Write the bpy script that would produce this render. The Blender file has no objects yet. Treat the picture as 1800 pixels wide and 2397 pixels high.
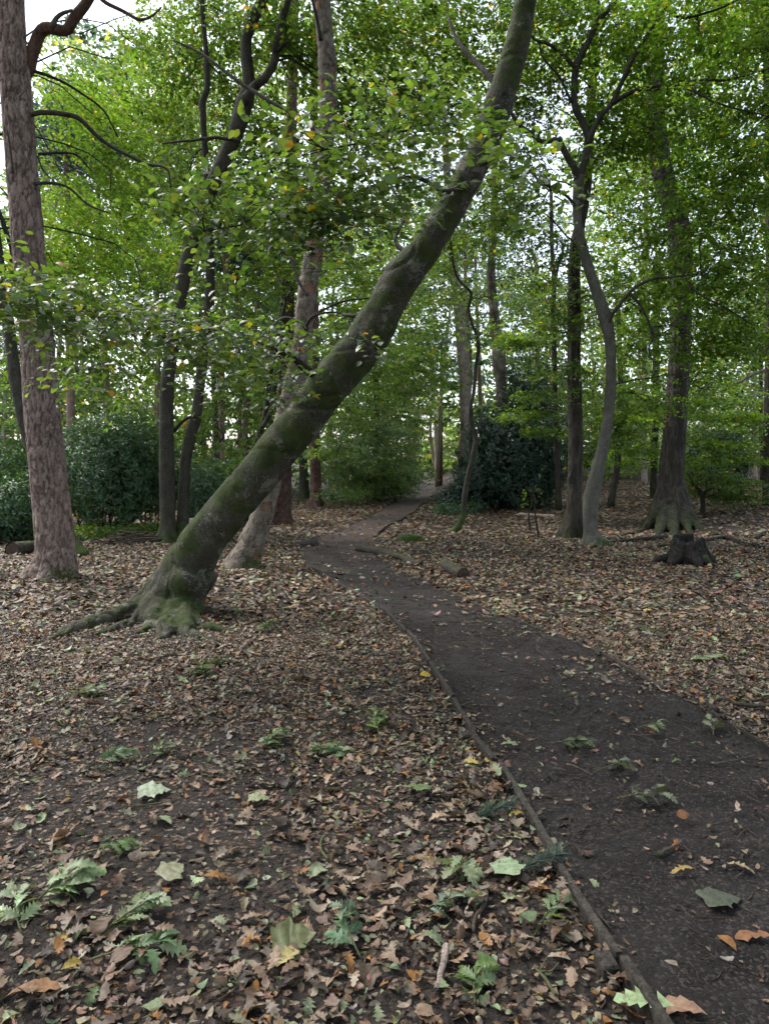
import bpy, math
import numpy as np
from mathutils import Matrix, Vector

rng = np.random.default_rng(11)
PI = math.pi
SC = bpy.context.scene
COL = SC.collection

# ------------------------------------------------------------------ camera, sky, light, exposure
F, CX, CY, HOR = 1720.0, 900.0, 1198.5, 1090.0          # measured on the 1800 px wide photograph
EYE = np.array([0.0, 0.0, 1.55])
PITCH = math.atan((CY - HOR) / F)
cam_d = bpy.data.cameras.new('camera')
cam = bpy.data.objects.new('camera', cam_d)
COL.objects.link(cam)
cam.location = EYE
cam.rotation_euler = (PI / 2 - PITCH, 0, 0)
cam_d.sensor_fit = 'HORIZONTAL'
cam_d.sensor_width = 36
cam_d.lens = 36 * F / 1800
cam_d.clip_start, cam_d.clip_end = 0.05, 2000
SC.camera = cam

SUN_EL, SUN_AZ = 56, -58                                # azimuth clockwise from +Y (the view direction)
world = bpy.data.worlds.new('World')
SC.world = world
world.use_nodes = True
nt = world.node_tree
nt.nodes.clear()
sky = nt.nodes.new('ShaderNodeTexSky')
sky.sky_type = 'NISHITA'
sky.sun_disc = False
sky.sun_elevation = math.radians(SUN_EL)
sky.sun_rotation = math.radians(SUN_AZ)
sky.air_density, sky.dust_density, sky.ozone_density = 1.0, 3.0, 1.0
hsv = nt.nodes.new('ShaderNodeHueSaturation')           # thin even cloud: the same sky, greyer
hsv.inputs['Saturation'].default_value = 0.55
bg = nt.nodes.new('ShaderNodeBackground')
bg.inputs['Strength'].default_value = 0.15
wo = nt.nodes.new('ShaderNodeOutputWorld')
nt.links.new(sky.outputs[0], hsv.inputs['Color'])
nt.links.new(hsv.outputs[0], bg.inputs['Color'])
nt.links.new(bg.outputs[0], wo.inputs['Surface'])

sun_d = bpy.data.lights.new('sun', 'SUN')
sun_d.energy = 1.2
sun_d.angle = math.radians(25)
sun_d.color = (1.0, 0.98, 0.95)
sun = bpy.data.objects.new('sun', sun_d)
COL.objects.link(sun)
_e, _a = math.radians(SUN_EL), math.radians(SUN_AZ)
sdir = Vector((math.sin(_a) * math.cos(_e), math.cos(_a) * math.cos(_e), math.sin(_e)))
sun.rotation_euler = sdir.to_track_quat('Z', 'Y').to_euler()

SC.view_settings.view_transform = 'Standard'
SC.view_settings.look = 'None'
SC.view_settings.exposure = 1.5
SC.view_settings.gamma = 1.0
SC.view_settings.use_curve_mapping = False
SC.render.engine = 'CYCLES'
cy = SC.cycles
cy.max_bounces, cy.diffuse_bounces, cy.glossy_bounces, cy.transmission_bounces = 4, 3, 1, 3
cy.use_denoising = True
cy.denoiser = 'OPENIMAGEDENOISE'
cy.use_adaptive_sampling = True
cy.adaptive_threshold = 0.02
cy.adaptive_min_samples = 12

# ------------------------------------------------------------------ numpy helpers
def _hash(i, j, k, s=0):
    n = (i.astype(np.int64) * 374761393 + j.astype(np.int64) * 668265263 + k.astype(np.int64) * 2147483647 + s * 1274126177) & 0xFFFFFFFF
    n = ((n ^ (n >> 13)) * 1274126177) & 0xFFFFFFFF
    n = ((n ^ (n >> 16)) * 2246822519) & 0xFFFFFFFF
    return ((n ^ (n >> 15)) & 0xFFFFFF) / float(0xFFFFFF)

def vnoise(p, s=0):
    p = np.asarray(p, float)
    i = np.floor(p).astype(np.int64)
    f = p - i
    f = f * f * (3 - 2 * f)
    r = 0
    for a in (0, 1):
        for b in (0, 1):
            for c in (0, 1):
                w = (f[:, 0] if a else 1 - f[:, 0]) * (f[:, 1] if b else 1 - f[:, 1]) * (f[:, 2] if c else 1 - f[:, 2])
                r = r + w * _hash(i[:, 0] + a, i[:, 1] + b, i[:, 2] + c, s)
    return r * 2 - 1

def fbm(p, s=0, o=3):
    p = np.asarray(p, float)
    r, a = 0, 1.0
    for k in range(o):
        r = r + a * vnoise(p * 2.03 ** k, s + k * 7)
        a *= 0.5
    return r / 1.75

def voronoi(p, s=0):
    """F1, F2 and a random number per cell"""
    p = np.asarray(p, float)
    i = np.floor(p).astype(np.int64)
    f1 = np.full(len(p), 9.0); f2 = np.full(len(p), 9.0); cid = np.zeros(len(p))
    for a in (-1, 0, 1):
        for b in (-1, 0, 1):
            for c in (-1, 0, 1):
                q = i + np.array([a, b, c])
                jx = np.stack([_hash(q[:, 0], q[:, 1], q[:, 2], s + m) for m in (1, 2, 3)], 1)
                d = np.linalg.norm(q + 0.15 + 0.7 * jx - p, axis=1)
                h = _hash(q[:, 0], q[:, 1], q[:, 2], s + 9)
                near = d < f1
                f2 = np.where(near, f1, np.minimum(f2, d))
                cid = np.where(near, h, cid)
                f1 = np.where(near, d, f1)
    return f1, f2, cid

def sstep(a, b, x):
    t = np.clip((np.asarray(x, float) - a) / (b - a), 0, 1)
    return t * t * (3 - 2 * t)

def unit(v):
    v = np.asarray(v, float)
    return v / np.maximum(np.linalg.norm(v, axis=-1, keepdims=True), 1e-9)

# ------------------------------------------------------------------ picture measurements -> places
def ray(px, py):
    s, c = math.sin(PITCH), math.cos(PITCH)
    xc, yc = (px - CX) / F, (CY - py) / F
    return np.array([xc, c + yc * s, -s + yc * c])

def at(px, py, Y):
    d = ray(px, py)
    return EYE + d * (Y / d[1])

def mpp(Y):                                             # metres for one photo pixel at depth Y
    return Y / F

def path_pts(pxs):
    out = []
    for px, py in pxs:
        d = ray(px, py)
        out.append((EYE + d * (EYE[2] / -d[2]))[:2])
    return np.array(out)

PL = path_pts([(1539, 2397), (1355, 2113), (1192, 1842), (1084, 1690), (975, 1517), (899, 1430), (834, 1387), (759, 1344), (716, 1316),
               (699, 1298), (704, 1280), (735, 1262), (813, 1236), (900, 1188), (960, 1157), (990, 1144), (1006, 1136)])
PR = path_pts([(2600, 2397), (2200, 2050), (1800, 1760), (1648, 1668), (1550, 1616), (1442, 1554), (1344, 1500), (1203, 1442), (1062, 1378),
               (960, 1336), (895, 1306), (868, 1282), (880, 1256), (932, 1223), (992, 1177), (1015, 1152), (1026, 1138)])
PL = np.vstack([PL[0] + (PL[0] - PL[1]) * 4, PL])
PR = np.vstack([PL[0] + np.array([1.75, 0.1]), PL[1] + np.array([1.7, 0.35]), PR[2:]])

def resample(pts, n):
    pts = np.asarray(pts, float)
    P = np.vstack([2 * pts[0] - pts[1], pts, 2 * pts[-1] - pts[-2]])
    seg = []
    for k in range(len(pts) - 1):
        p0, p1, p2, p3 = P[k:k + 4]
        t = np.linspace(0, 1, 24, endpoint=False)[:, None]
        seg.append(0.5 * (2 * p1 + (p2 - p0) * t + (2 * p0 - 5 * p1 + 4 * p2 - p3) * t ** 2 + (3 * p1 - p0 - 3 * p2 + p3) * t ** 3))
    c = np.vstack(seg + [pts[-1:]])
    s = np.concatenate([[0], np.cumsum(np.linalg.norm(np.diff(c, axis=0), axis=1))])
    u = np.linspace(0, s[-1], n) if np.isscalar(n) else np.asarray(n) * s[-1]
    return np.stack([np.interp(u, s, c[:, k]) for k in range(c.shape[1])], 1)

PATH_L, PATH_R = resample(PL, 260), resample(PR, 260)
PATH_POLY = np.vstack([PATH_L, PATH_R[::-1]])

def in_path(x, y):
    x = np.asarray(x, float); y = np.asarray(y, float)
    ins = np.zeros(x.shape, bool)
    q = PATH_POLY[::3]
    n = len(q)
    j = n - 1
    for i in range(n):
        (xi, yi), (xj, yj) = q[i], q[j]
        c = ((yi > y) != (yj > y)) & (x < (xj - xi) * (y - yi) / (yj - yi + 1e-12) + xi)
        ins ^= c
        j = i
    return ins

def hland(x, y):
    x = np.asarray(x, float); y = np.asarray(y, float)
    z = 0.05 * np.sin(x * 0.55 + 1.0) * np.sin(y * 0.42 + 0.4) + 0.02 * np.sin(x * 1.7 + y * 1.1)
    z = z * sstep(1.0, 8.0, y)
    z = z + 0.036 * np.maximum(y - 14, 0) * sstep(2.5, 11, x) * (1 - 0.6 * sstep(60, 160, y))
    z = z + 0.012 * np.maximum(y - 20, 0) * sstep(-4, -14, x)
    return z

def hz1(x, y):
    return float(hland(np.array([x]), np.array([y]))[0])

def ground(px, py):
    d = ray(px, py)
    t = EYE[2] / -d[2] if d[2] < -1e-3 else 80.0
    for _ in range(30):
        p = EYE + d * t
        t = t + (p[2] - hz1(p[0], p[1])) / max(-d[2], 0.02) * 0.7
        t = min(max(t, 1.0), 120.0)
    p = EYE + d * t
    p[2] = hz1(p[0], p[1])
    return p

# ------------------------------------------------------------------ meshes
class Geo:
    def __init__(self):
        self.v, self.q, self.t, self.c, self.n = [], [], [], [], 0

    def add(self, v, q=None, t=None, c=None):
        v = np.asarray(v, float).reshape(-1, 3)
        if q is not None and len(q): self.q.append(np.asarray(q, np.int64).reshape(-1, 4) + self.n)
        if t is not None and len(t): self.t.append(np.asarray(t, np.int64).reshape(-1, 3) + self.n)
        if c is None: c = np.ones((len(v), 3))
        c = np.asarray(c, float)
        if c.ndim == 1: c = np.tile(c, (len(v), 1))
        self.c.append(c)
        self.v.append(v)
        self.n += len(v)
        return self

    def mesh(self, name, origin=(0, 0, 0), smooth=True):
        v = np.vstack(self.v) - np.asarray(origin)
        q = np.vstack(self.q) if self.q else np.zeros((0, 4), np.int64)
        t = np.vstack(self.t) if self.t else np.zeros((0, 3), np.int64)
        me = bpy.data.meshes.new(name)
        me.vertices.add(len(v))
        me.vertices.foreach_set('co', v.astype(np.float32).ravel())
        nl = q.size + t.size
        me.loops.add(nl)
        me.loops.foreach_set('vertex_index', np.concatenate([q.ravel(), t.ravel()]).astype(np.int32))
        tot = np.concatenate([np.full(len(q), 4), np.full(len(t), 3)]).astype(np.int32)
        st = np.concatenate([[0], np.cumsum(tot)[:-1]]).astype(np.int32)
        me.polygons.add(len(tot))
        me.polygons.foreach_set('loop_start', st)
        me.polygons.foreach_set('loop_total', tot)
        me.polygons.foreach_set('use_smooth', np.full(len(tot), smooth, bool))
        ca = me.color_attributes.new('Col', 'FLOAT_COLOR', 'POINT')
        cc = np.ones((len(v), 4), np.float32)
        cc[:, :3] = np.vstack(self.c)
        ca.data.foreach_set('color', cc.ravel())
        me.update(calc_edges=True)
        me.validate()
        return me

    def build(self, name, mat, parent=None, smooth=True, kind=None, label=None, cat=None, group=None, origin=None):
        o0 = np.array(parent.location) if parent else np.zeros(3)
        if parent and parent.parent: o0 = o0 + np.array(parent.parent.location)
        if origin is not None and parent is None: o0 = np.asarray(origin, float)
        me = self.mesh(name, o0, smooth)
        me.materials.append(mat)
        ob = bpy.data.objects.new(name, me)
        COL.objects.link(ob)
        if parent: ob.parent = parent
        elif origin is not None: ob.location = origin
        tag(ob, label, cat, group, kind)
        return ob

def tag(o, label=None, cat=None, group=None, kind=None):
    if label: o['label'] = label
    if cat: o['category'] = cat
    if group: o['group'] = group
    if kind: o['kind'] = kind
    return o

def thing(name, label, cat, loc, group=None):
    o = bpy.data.objects.new(name, None)
    o.empty_display_size = 0.2
    COL.objects.link(o)
    o.location = tuple(float(a) for a in loc)
    return tag(o, label, cat, group)

def tube(pts, rad, sides=8, disp=None, col=None, cap=True, lobes=None):
    """closed tube along pts; disp(p, theta, s)->offset along the radius; returns v, q, t, c"""
    pts = np.asarray(pts, float); n = len(pts)
    rad = np.broadcast_to(np.asarray(rad, float), (n,))
    tan = unit(np.gradient(pts, axis=0))
    ref = np.array([1.0, 0, 0]) if abs(tan[0, 0]) < 0.8 else np.array([0, 1.0, 0])
    u = np.zeros((n, 3)); u[0] = unit(ref - tan[0] * ref.dot(tan[0]))
    for k in range(1, n):
        w = u[k - 1] - tan[k] * u[k - 1].dot(tan[k])
        u[k] = w / max(np.linalg.norm(w), 1e-9)
    w = np.cross(tan, u)
    th = np.linspace(0, 2 * PI, sides, endpoint=False)
    dirs = u[:, None, :] * np.cos(th)[None, :, None] + w[:, None, :] * np.sin(th)[None, :, None]
    r = np.repeat(rad[:, None], sides, 1)
    if lobes is not None: r = r * lobes(np.repeat(th[None], n, 0), np.arange(n)[:, None], pts)
    v = (pts[:, None, :] + dirs * r[:, :, None]).reshape(-1, 3)
    if disp is not None:
        v = v + dirs.reshape(-1, 3) * disp(v)[:, None]
    c = col(v) if col is not None else None
    a = np.arange(n - 1)[:, None] * sides; b = np.arange(sides)[None]; b2 = (b + 1) % sides
    q = np.stack([a + b, a + b2, a + sides + b2, a + sides + b], -1).reshape(-1, 4)
    t = None
    if cap:
        nv = len(v)
        v = np.vstack([v, pts[:1], pts[-1:]])
        if c is not None: c = np.vstack([c, c[:1], c[-1:]])
        k = np.arange(sides); k2 = (k + 1) % sides
        t = np.vstack([np.stack([np.full(sides, nv), k2, k], 1), np.stack([np.full(sides, nv + 1), (n - 1) * sides + k, (n - 1) * sides + k2], 1)])
    return v, q, t, c

def remeshed(geo, voxel, smooth_it=6):
    """one continuous skin round overlapping tubes; returns verts, quads, normals"""
    me = geo.mesh('tmp')
    ob = bpy.data.objects.new('tmp', me)
    COL.objects.link(ob)
    m = ob.modifiers.new('r', 'REMESH'); m.mode = 'VOXEL'; m.voxel_size = voxel
    s = ob.modifiers.new('s', 'SMOOTH'); s.factor = 0.5; s.iterations = smooth_it
    dg = bpy.context.evaluated_depsgraph_get()
    ev = ob.evaluated_get(dg)
    em = ev.to_mesh()
    v = np.zeros(len(em.vertices) * 3, np.float32); em.vertices.foreach_get('co', v)
    nr = np.zeros(len(em.vertices) * 3, np.float32); em.vertex_normals.foreach_get('vector', nr)
    tot = np.zeros(len(em.polygons), np.int32); em.polygons.foreach_get('loop_total', tot)
    st = np.zeros(len(em.polygons), np.int32); em.polygons.foreach_get('loop_start', st)
    li = np.zeros(len(em.loops), np.int32); em.loops.foreach_get('vertex_index', li)
    q = li[st[tot == 4][:, None] + np.arange(4)]
    ev.to_mesh_clear()
    bpy.data.objects.remove(ob); bpy.data.meshes.remove(me)
    return v.reshape(-1, 3).astype(float), q, nr.reshape(-1, 3).astype(float)

# leaf templates: rows of (t along, half width, forward shift)
OAK = np.array([[0, .012, 0], [.10, .03, 0], [.2, .15, .07], [.27, .06, 0], [.36, .23, .08], [.44, .09, 0], [.53, .28, .08], [.62, .11, 0], [.71, .22, .07], [.79, .09, 0], [.88, .12, .04], [1, .0, 0]])
OAK2 = np.array([[0, .012, 0], [.12, .06, 0], [.25, .17, .03], [.34, .12, 0], [.47, .25, .04], [.57, .17, 0], [.70, .29, .03], [.80, .20, 0], [.90, .17, .02], [1, .0, 0]])
BEECH = np.array([[0, .0, 0], [.12, .16, 0], [.32, .29, 0], [.55, .30, 0], [.8, .18, 0], [1, .0, 0]])
SYC = np.array([[0, .03, 0], [.04, .18, -.07], [.08, .34, -.10], [.13, .36, -.05], [.19, .37, 0], [.26, .42, .03], [.31, .47, .05], [.36, .53, .09], [.43, .43, .06], [.50, .33, .03], [.57, .31, .03], [.65, .31, .05], [.73, .21, .03], [.81, .17, .02], [.90, .08, .01], [1, 0, 0]])
BEECH6 = np.array([[0, .0, 0], [.22, .25, 0], [.52, .31, 0], [.82, .17, 0], [1, .0, 0]])
OAK3 = np.array([[0, .012, 0], [.22, .15, .05], [.33, .08, 0], [.5, .27, .06], [.62, .13, 0], [.8, .2, .05], [1, .0, 0]])
OAK4 = np.array([[0, .012, 0], [.3, .22, .07], [.45, .10, 0], [.72, .26, .05], [1, .0, 0]])
HEX = ('hex', .28, .29, .68, .25)                       # two folded quads
DIA = ('kite', .45, .33)                                # two folded triangles
LANCE = ('kite', .55, .16)
NEEDLE = ('kite', .5, .06)

def leaves(geo, tpl, pos, dirn, nrm, size, col, fold=0.25, bend=0.15, crumple=0.0):
    """adds one leaf per row; stem end at pos, growing along dirn, upper side towards nrm"""
    N = len(pos)
    if N == 0: return
    a = unit(dirn)
    n = unit(nrm - a * np.sum(nrm * a, 1, keepdims=True))
    b = np.cross(n, a)
    size = np.broadcast_to(np.asarray(size, float), (N,))[:, None]
    fold = np.broadcast_to(np.asarray(fold, float), (N,))[:, None]
    bend = np.broadcast_to(np.asarray(bend, float), (N,))[:, None]
    if isinstance(tpl, tuple):
        if tpl[0] == 'kite':
            loc = np.array([(0, 0), (tpl[1], tpl[2]), (1, 0), (tpl[1], -tpl[2])]); tris, quads = [(0, 2, 1), (0, 3, 2)], []
        else:
            loc = np.array([(0, 0), (tpl[1], tpl[2]), (tpl[3], tpl[4]), (1, 0), (tpl[3], -tpl[4]), (tpl[1], -tpl[2])]); tris, quads = [], [(0, 3, 2, 1), (0, 5, 4, 3)]
        M = len(loc)
        x = loc[:, 0][None] * size; y = loc[:, 1][None] * size
        z = fold * np.abs(y) - bend * size * (loc[:, 0][None] - 0.35) ** 2 * 2
        v = pos[:, None] + a[:, None] * x[..., None] + b[:, None] * y[..., None] + n[:, None] * z[..., None]
        off = (np.arange(N) * M)[:, None, None]
        c = np.repeat(np.asarray(col, float), M, axis=0)
        geo.add(v.reshape(-1, 3), (np.array(quads)[None] + off).reshape(-1, 4) if quads else None, (np.array(tris)[None] + off).reshape(-1, 3) if tris else None, c)
        return
    K = len(tpl)
    tt, ww, sh = tpl[:, 0], tpl[:, 1], tpl[:, 2]
    # points: base, (mid,left,right)*(K-2), tip
    loc = [(tt[0], 0.0)]
    for k in range(1, K - 1):
        loc += [(tt[k], 0.0), (tt[k] + sh[k], ww[k]), (tt[k] + sh[k], -ww[k])]
    loc.append((tt[-1], 0.0))
    loc = np.array(loc); M = len(loc)
    x = loc[:, 0][None] * size; y = loc[:, 1][None] * size
    z = fold * np.abs(y) - bend * size * (loc[:, 0][None] - 0.35) ** 2 * 2
    if crumple: z = z + rng.normal(0, crumple, (N, M)) * size
    v = pos[:, None] + a[:, None] * x[..., None] + b[:, None] * y[..., None] + n[:, None] * z[..., None]
    tris, quads = [], []
    tris += [(0, 2, 1), (0, 1, 3)]
    for k in range(1, K - 2):
        m0 = 1 + 3 * (k - 1); m1 = m0 + 3
        quads += [(m0, m0 + 1, m1 + 1, m1), (m0 + 2, m0, m1, m1 + 2)]
    m0 = 1 + 3 * (K - 3)
    tris += [(m0, m0 + 1, M - 1), (m0 + 2, m0, M - 1)]
    off = (np.arange(N) * M)[:, None, None]
    c = np.repeat(np.asarray(col, float), M, axis=0)
    geo.add(v.reshape(-1, 3), (np.array(quads)[None] + off).reshape(-1, 4) if quads else None, (np.array(tris)[None] + off).reshape(-1, 3), c)

def tint(pal, n, jit=0.12):
    """n colours drawn from pal = [(weight, (r, g, b)), ...] with brightness and hue jitter"""
    w = np.array([p[0] for p in pal], float); w /= w.sum()
    c = np.array([p[1] for p in pal])[rng.choice(len(pal), n, p=w)]
    c = c * np.exp(rng.normal(0, jit, (n, 1))) * np.exp(rng.normal(0, jit * 0.4, (n, 3)))
    return np.clip(c, 0, 0.9)

# ------------------------------------------------------------------ materials
def new_mat(name):
    m = bpy.data.materials.new(name)
    m.use_nodes = True
    m.node_tree.nodes.clear()
    return m, m.node_tree

class N:
    def __init__(self, t): self.t = t
    def __call__(self, typ, ins=None, **kw):
        n = self.t.nodes.new(typ)
        for k, v in kw.items(): setattr(n, k, v)
        for k, v in (ins or {}).items():
            s = n.inputs[k]
            if isinstance(v, bpy.types.NodeSocket): self.t.links.new(v, s)
            else: s.default_value = v
        return n
    def mix(self, f, a, b, blend='MIX'):
        n = self.t.nodes.new('ShaderNodeMix'); n.data_type = 'RGBA'; n.blend_type = blend
        for i, v in ((0, f), (6, a), (7, b)):
            if isinstance(v, bpy.types.NodeSocket): self.t.links.new(v, n.inputs[i])
            else: n.inputs[i].default_value = v if i == 0 else (*v[:3], 1)
        return n.outputs[2]
    def math(self, op, a, b=0.0, clamp=False):
        n = self.t.nodes.new('ShaderNodeMath'); n.operation = op; n.use_clamp = clamp
        for i, v in ((0, a), (1, b)):
            if isinstance(v, bpy.types.NodeSocket): self.t.links.new(v, n.inputs[i])
            else: n.inputs[i].default_value = v
        return n.outputs[0]
    def ramp(self, f, lo, hi):
        n = self.t.nodes.new('ShaderNodeMapRange'); n.interpolation_type = 'SMOOTHSTEP'
        self.t.links.new(f, n.inputs[0]); n.inputs[1].default_value = lo; n.inputs[2].default_value = hi
        return n.outputs[0]
    def noise(self, vec, scale, detail=3, rough=0.55):
        n = self('ShaderNodeTexNoise', {'Vector': vec, 'Scale': scale, 'Detail': detail, 'Roughness': rough})
        return n.outputs['Fac']
    def map(self, vec, s):
        return self('ShaderNodeMapping', {'Vector': vec, 'Scale': s}).outputs[0]
    def obj(self): return self('ShaderNodeTexCoord').outputs['Object']
    def col(self): return self('ShaderNodeVertexColor', layer_name='Col').outputs[0]
    def out(self, sh): self('ShaderNodeOutputMaterial', {'Surface': sh})

def leaf_mat(name, trans=(1.5, 1.55, 0.55), amount=0.45, rough=0.42, spec=0.4, mottle=False):
    m, t = new_mat(name); n = N(t)
    c = n.col()
    if mottle:                                          # blotches and veins of a dying leaf
        wp = n('ShaderNodeNewGeometry').outputs['Position']
        c = n.mix(n.ramp(n.noise(wp, 55, 3, 0.6), 0.35, 0.7), c, n.mix(1.0, c, (0.62, 0.55, 0.5), 'MULTIPLY'))
        c = n.mix(n.math('MULTIPLY', n.ramp(n.noise(wp, 240, 2), 0.55, 0.75), 0.5), c, n.mix(1.0, c, (1.5, 1.45, 1.35), 'MULTIPLY'))
    p = n('ShaderNodeBsdfPrincipled', {'Base Color': c, 'Roughness': rough, 'Specular IOR Level': spec})
    tc = n.mix(1.0, c, trans, 'MULTIPLY')
    tr = n('ShaderNodeBsdfTranslucent', {'Color': tc})
    n.out(n('ShaderNodeMixShader', {0: amount, 1: p.outputs[0], 2: tr.outputs[0]}).outputs[0])
    return m

def bark_mat(name, c1, c2, scale=14, zs=0.25, bump=0.5, moss=0.0, moss_h=1.0, lichen=0.0, up_moss=0.0, moss_col=(0.055, 0.085, 0.016), fine=60, patch=0.0, mbias=1.45, mcon=1.9):
    m, t = new_mat(name); n = N(t)
    co = n.obj()
    mv = n.map(co, (1, 1, zs))
    n1 = n.noise(mv, scale, 5, 0.62)
    n2 = n.noise(co, 1.7, 3)
    n3 = n.noise(mv, fine, 4, 0.65)
    base = n.mix(n.ramp(n1, 0.3, 0.7), c1, c2)
    base = n.mix(n.math('MULTIPLY', n.ramp(n2, 0.35, 0.7), 0.45), base, tuple(a * 0.6 + 0.012 for a in c1))
    base = n.mix(n.ramp(n.noise(mv, fine * 1.4, 5, 0.75), 0.36, 0.56), n.mix(1.0, base, (0.42, 0.42, 0.42), 'MULTIPLY'), base)
    base = n.mix(1.0, base, n.col(), 'MULTIPLY')
    if patch:                                           # pale crusts
        base = n.mix(n.math('MULTIPLY', n.ramp(n.math('ADD', n.noise(co, 4.2, 9, 0.72), n.math('MULTIPLY', n3, 0.12)), 0.625, 0.645), patch), base, (0.155, 0.15, 0.115))
    if lichen:
        vo = n('ShaderNodeTexVoronoi', {'Vector': co, 'Scale': 42.0, 'Randomness': 1.0}).outputs['Distance']
        lm = n.math('MULTIPLY', n.math('LESS_THAN', n.math('ADD', vo, n.math('MULTIPLY', n3, 0.3)), 0.33), n.ramp(n.noise(co, 2.6, 3), 0.42, 0.6))
        base = n.mix(n.math('MULTIPLY', lm, lichen), base, (0.30, 0.34, 0.28))
    if moss != 0 or up_moss:
        z = n('ShaderNodeSeparateXYZ', {0: co}).outputs[2]
        g = n('ShaderNodeNewGeometry').outputs['Normal']
        nz = n('ShaderNodeSeparateXYZ', {0: g}).outputs[2]
        f = n.math('ADD', n.math('MULTIPLY', n.noise(co, 3.2, 9, 0.70), mcon), n.math('MULTIPLY', n.noise(co, 28, 3), 0.55))
        f = n.math('SUBTRACT', f, mbias)
        f = n.math('ADD', f, n.math('MULTIPLY', n.math('SUBTRACT', 1.0, n.math('DIVIDE', z, moss_h), True), moss))
        f = n.math('ADD', f, n.math('MULTIPLY', nz, up_moss))
        mf = n.ramp(f, 0.06, 0.26)
        mc = n.mix(n.ramp(n.noise(co, 9, 3), 0.35, 0.65), moss_col, tuple(a * 0.55 for a in moss_col))
        base = n.mix(mf, base, mc)
    h = n.math('ADD', n.math('MULTIPLY', n1, 1.0), n.math('MULTIPLY', n3, 0.5))
    bp = n('ShaderNodeBump', {'Height': h, 'Strength': bump, 'Distance': 0.03})
    p = n('ShaderNodeBsdfPrincipled', {'Base Color': base, 'Roughness': 0.88, 'Specular IOR Level': 0.25, 'Normal': bp.outputs[0]})
    n.out(p.outputs[0])
    return m

M = {}
M['leaf'] = leaf_mat('green_leaf', (2.6, 2.45, 0.75), 0.5)
M['leaf_gloss'] = leaf_mat('beech_leaf_near', (2.5, 2.5, 0.7), 0.42, 0.38, 0.8)
M['sprig_leaf'] = leaf_mat('sprig_leaf', (1.5, 1.5, 0.5), 0.2, 0.45, 0.45, True)
M['holly'] = leaf_mat('evergreen_leaf', (1.8, 1.9, 0.4), 0.2, 0.38, 0.35)
M['needle'] = leaf_mat('pine_needle', (1.6, 1.5, 0.9), 0.35, 0.5, 0.3)
M['litter'] = leaf_mat('fallen_leaf', (1.1, 0.95, 0.6), 0.12, 0.55, 0.35, True)
M['beech'] = bark_mat('beech_bark', (0.0396, 0.0364, 0.0262), (0.0777, 0.0713, 0.0530), 9, 0.5, 0.45, moss=0.55, moss_h=1.0, lichen=0.5)
M['lean'] = bark_mat('mossy_beech_bark', (0.0408, 0.0377, 0.0256), (0.0857, 0.0796, 0.0571), 7, 0.7, 0.9, moss=-0.16, moss_h=0.9, lichen=0.8, up_moss=0.12, moss_col=(0.041, 0.057, 0.014), patch=0.75, mbias=1.53, mcon=2.9)
M['greybeech'] = bark_mat('grey_beech_bark', (0.0876, 0.0845, 0.0680), (0.1544, 0.1472, 0.1214), 8, 0.6, 0.35, moss=0.35, moss_h=0.5, lichen=0.6)
M['pine'] = bark_mat('pine_bark', (0.2271, 0.1633, 0.1381), (0.3725, 0.2835, 0.2417), 16, 0.35, 0.6, moss=0.35, moss_h=0.35)
M['redpine'] = bark_mat('red_pine_bark', (0.0904, 0.0499, 0.0372), (0.1648, 0.0978, 0.0744), 18, 0.25, 0.8)
M['palepine'] = bark_mat('pale_pine_bark', (0.3202, 0.2508, 0.2106), (0.4940, 0.4026, 0.3478), 14, 0.3, 0.7)
M['pinkpine'] = bark_mat('pink_pine_bark', (0.2310, 0.1483, 0.1178), (0.3464, 0.2492, 0.2042), 14, 0.35, 0.7)
M['flaky'] = bark_mat('flaking_bark', (0.1452, 0.1205, 0.0928), (0.2395, 0.2032, 0.1625), 14, 0.6, 0.5, moss=0.3, moss_h=0.6)
M['oak'] = bark_mat('oak_bark', (0.0420, 0.0357, 0.0273), (0.0875, 0.0756, 0.0602), 22, 0.18, 0.9, moss=0.62, moss_h=0.9, moss_col=(0.026, 0.033, 0.012))
M['birch'] = bark_mat('birch_bark', (0.0938, 0.0820, 0.0633), (0.2930, 0.2579, 0.2050), 7, 0.8, 0.7)
M['dark'] = bark_mat('dark_twig_bark', (0.0240, 0.0208, 0.0168), (0.0464, 0.0400, 0.0320), 20, 0.4, 0.4)
M['stick'] = bark_mat('stick_bark', (0.060, 0.045, 0.034), (0.115, 0.09, 0.068), 30, 0.5, 0.4)
M['mosstwig'] = bark_mat('mossy_twig', (0.075, 0.085, 0.035), (0.13, 0.14, 0.07), 30, 0.5, 0.4)
M['stump'] = bark_mat('rotten_wood', (0.0096, 0.0084, 0.0072), (0.0240, 0.0204, 0.0168), 16, 0.3, 0.9, moss=0.25, moss_h=0.5)
M['log'] = bark_mat('log_bark', (0.0470, 0.0403, 0.0293), (0.0994, 0.0873, 0.0674), 14, 1.0, 0.8, up_moss=0.3)
M['cutwood'] = bark_mat('cut_wood', (0.065, 0.045, 0.032), (0.12, 0.088, 0.062), 30, 1.0, 0.5)
M['mossstump'] = bark_mat('mossy_wood', (0.045, 0.045, 0.022), (0.08, 0.072, 0.045), 16, 1.0, 0.8, moss=0.6, moss_h=0.6)
M['stone'] = bark_mat('dark_stone', (0.045, 0.041, 0.037), (0.08, 0.074, 0.066), 16, 1.0, 0.6)
M['board'] = bark_mat('wet_board', (0.0285, 0.0240, 0.0195), (0.0690, 0.0600, 0.0488), 40, 1.0, 0.5)

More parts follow.
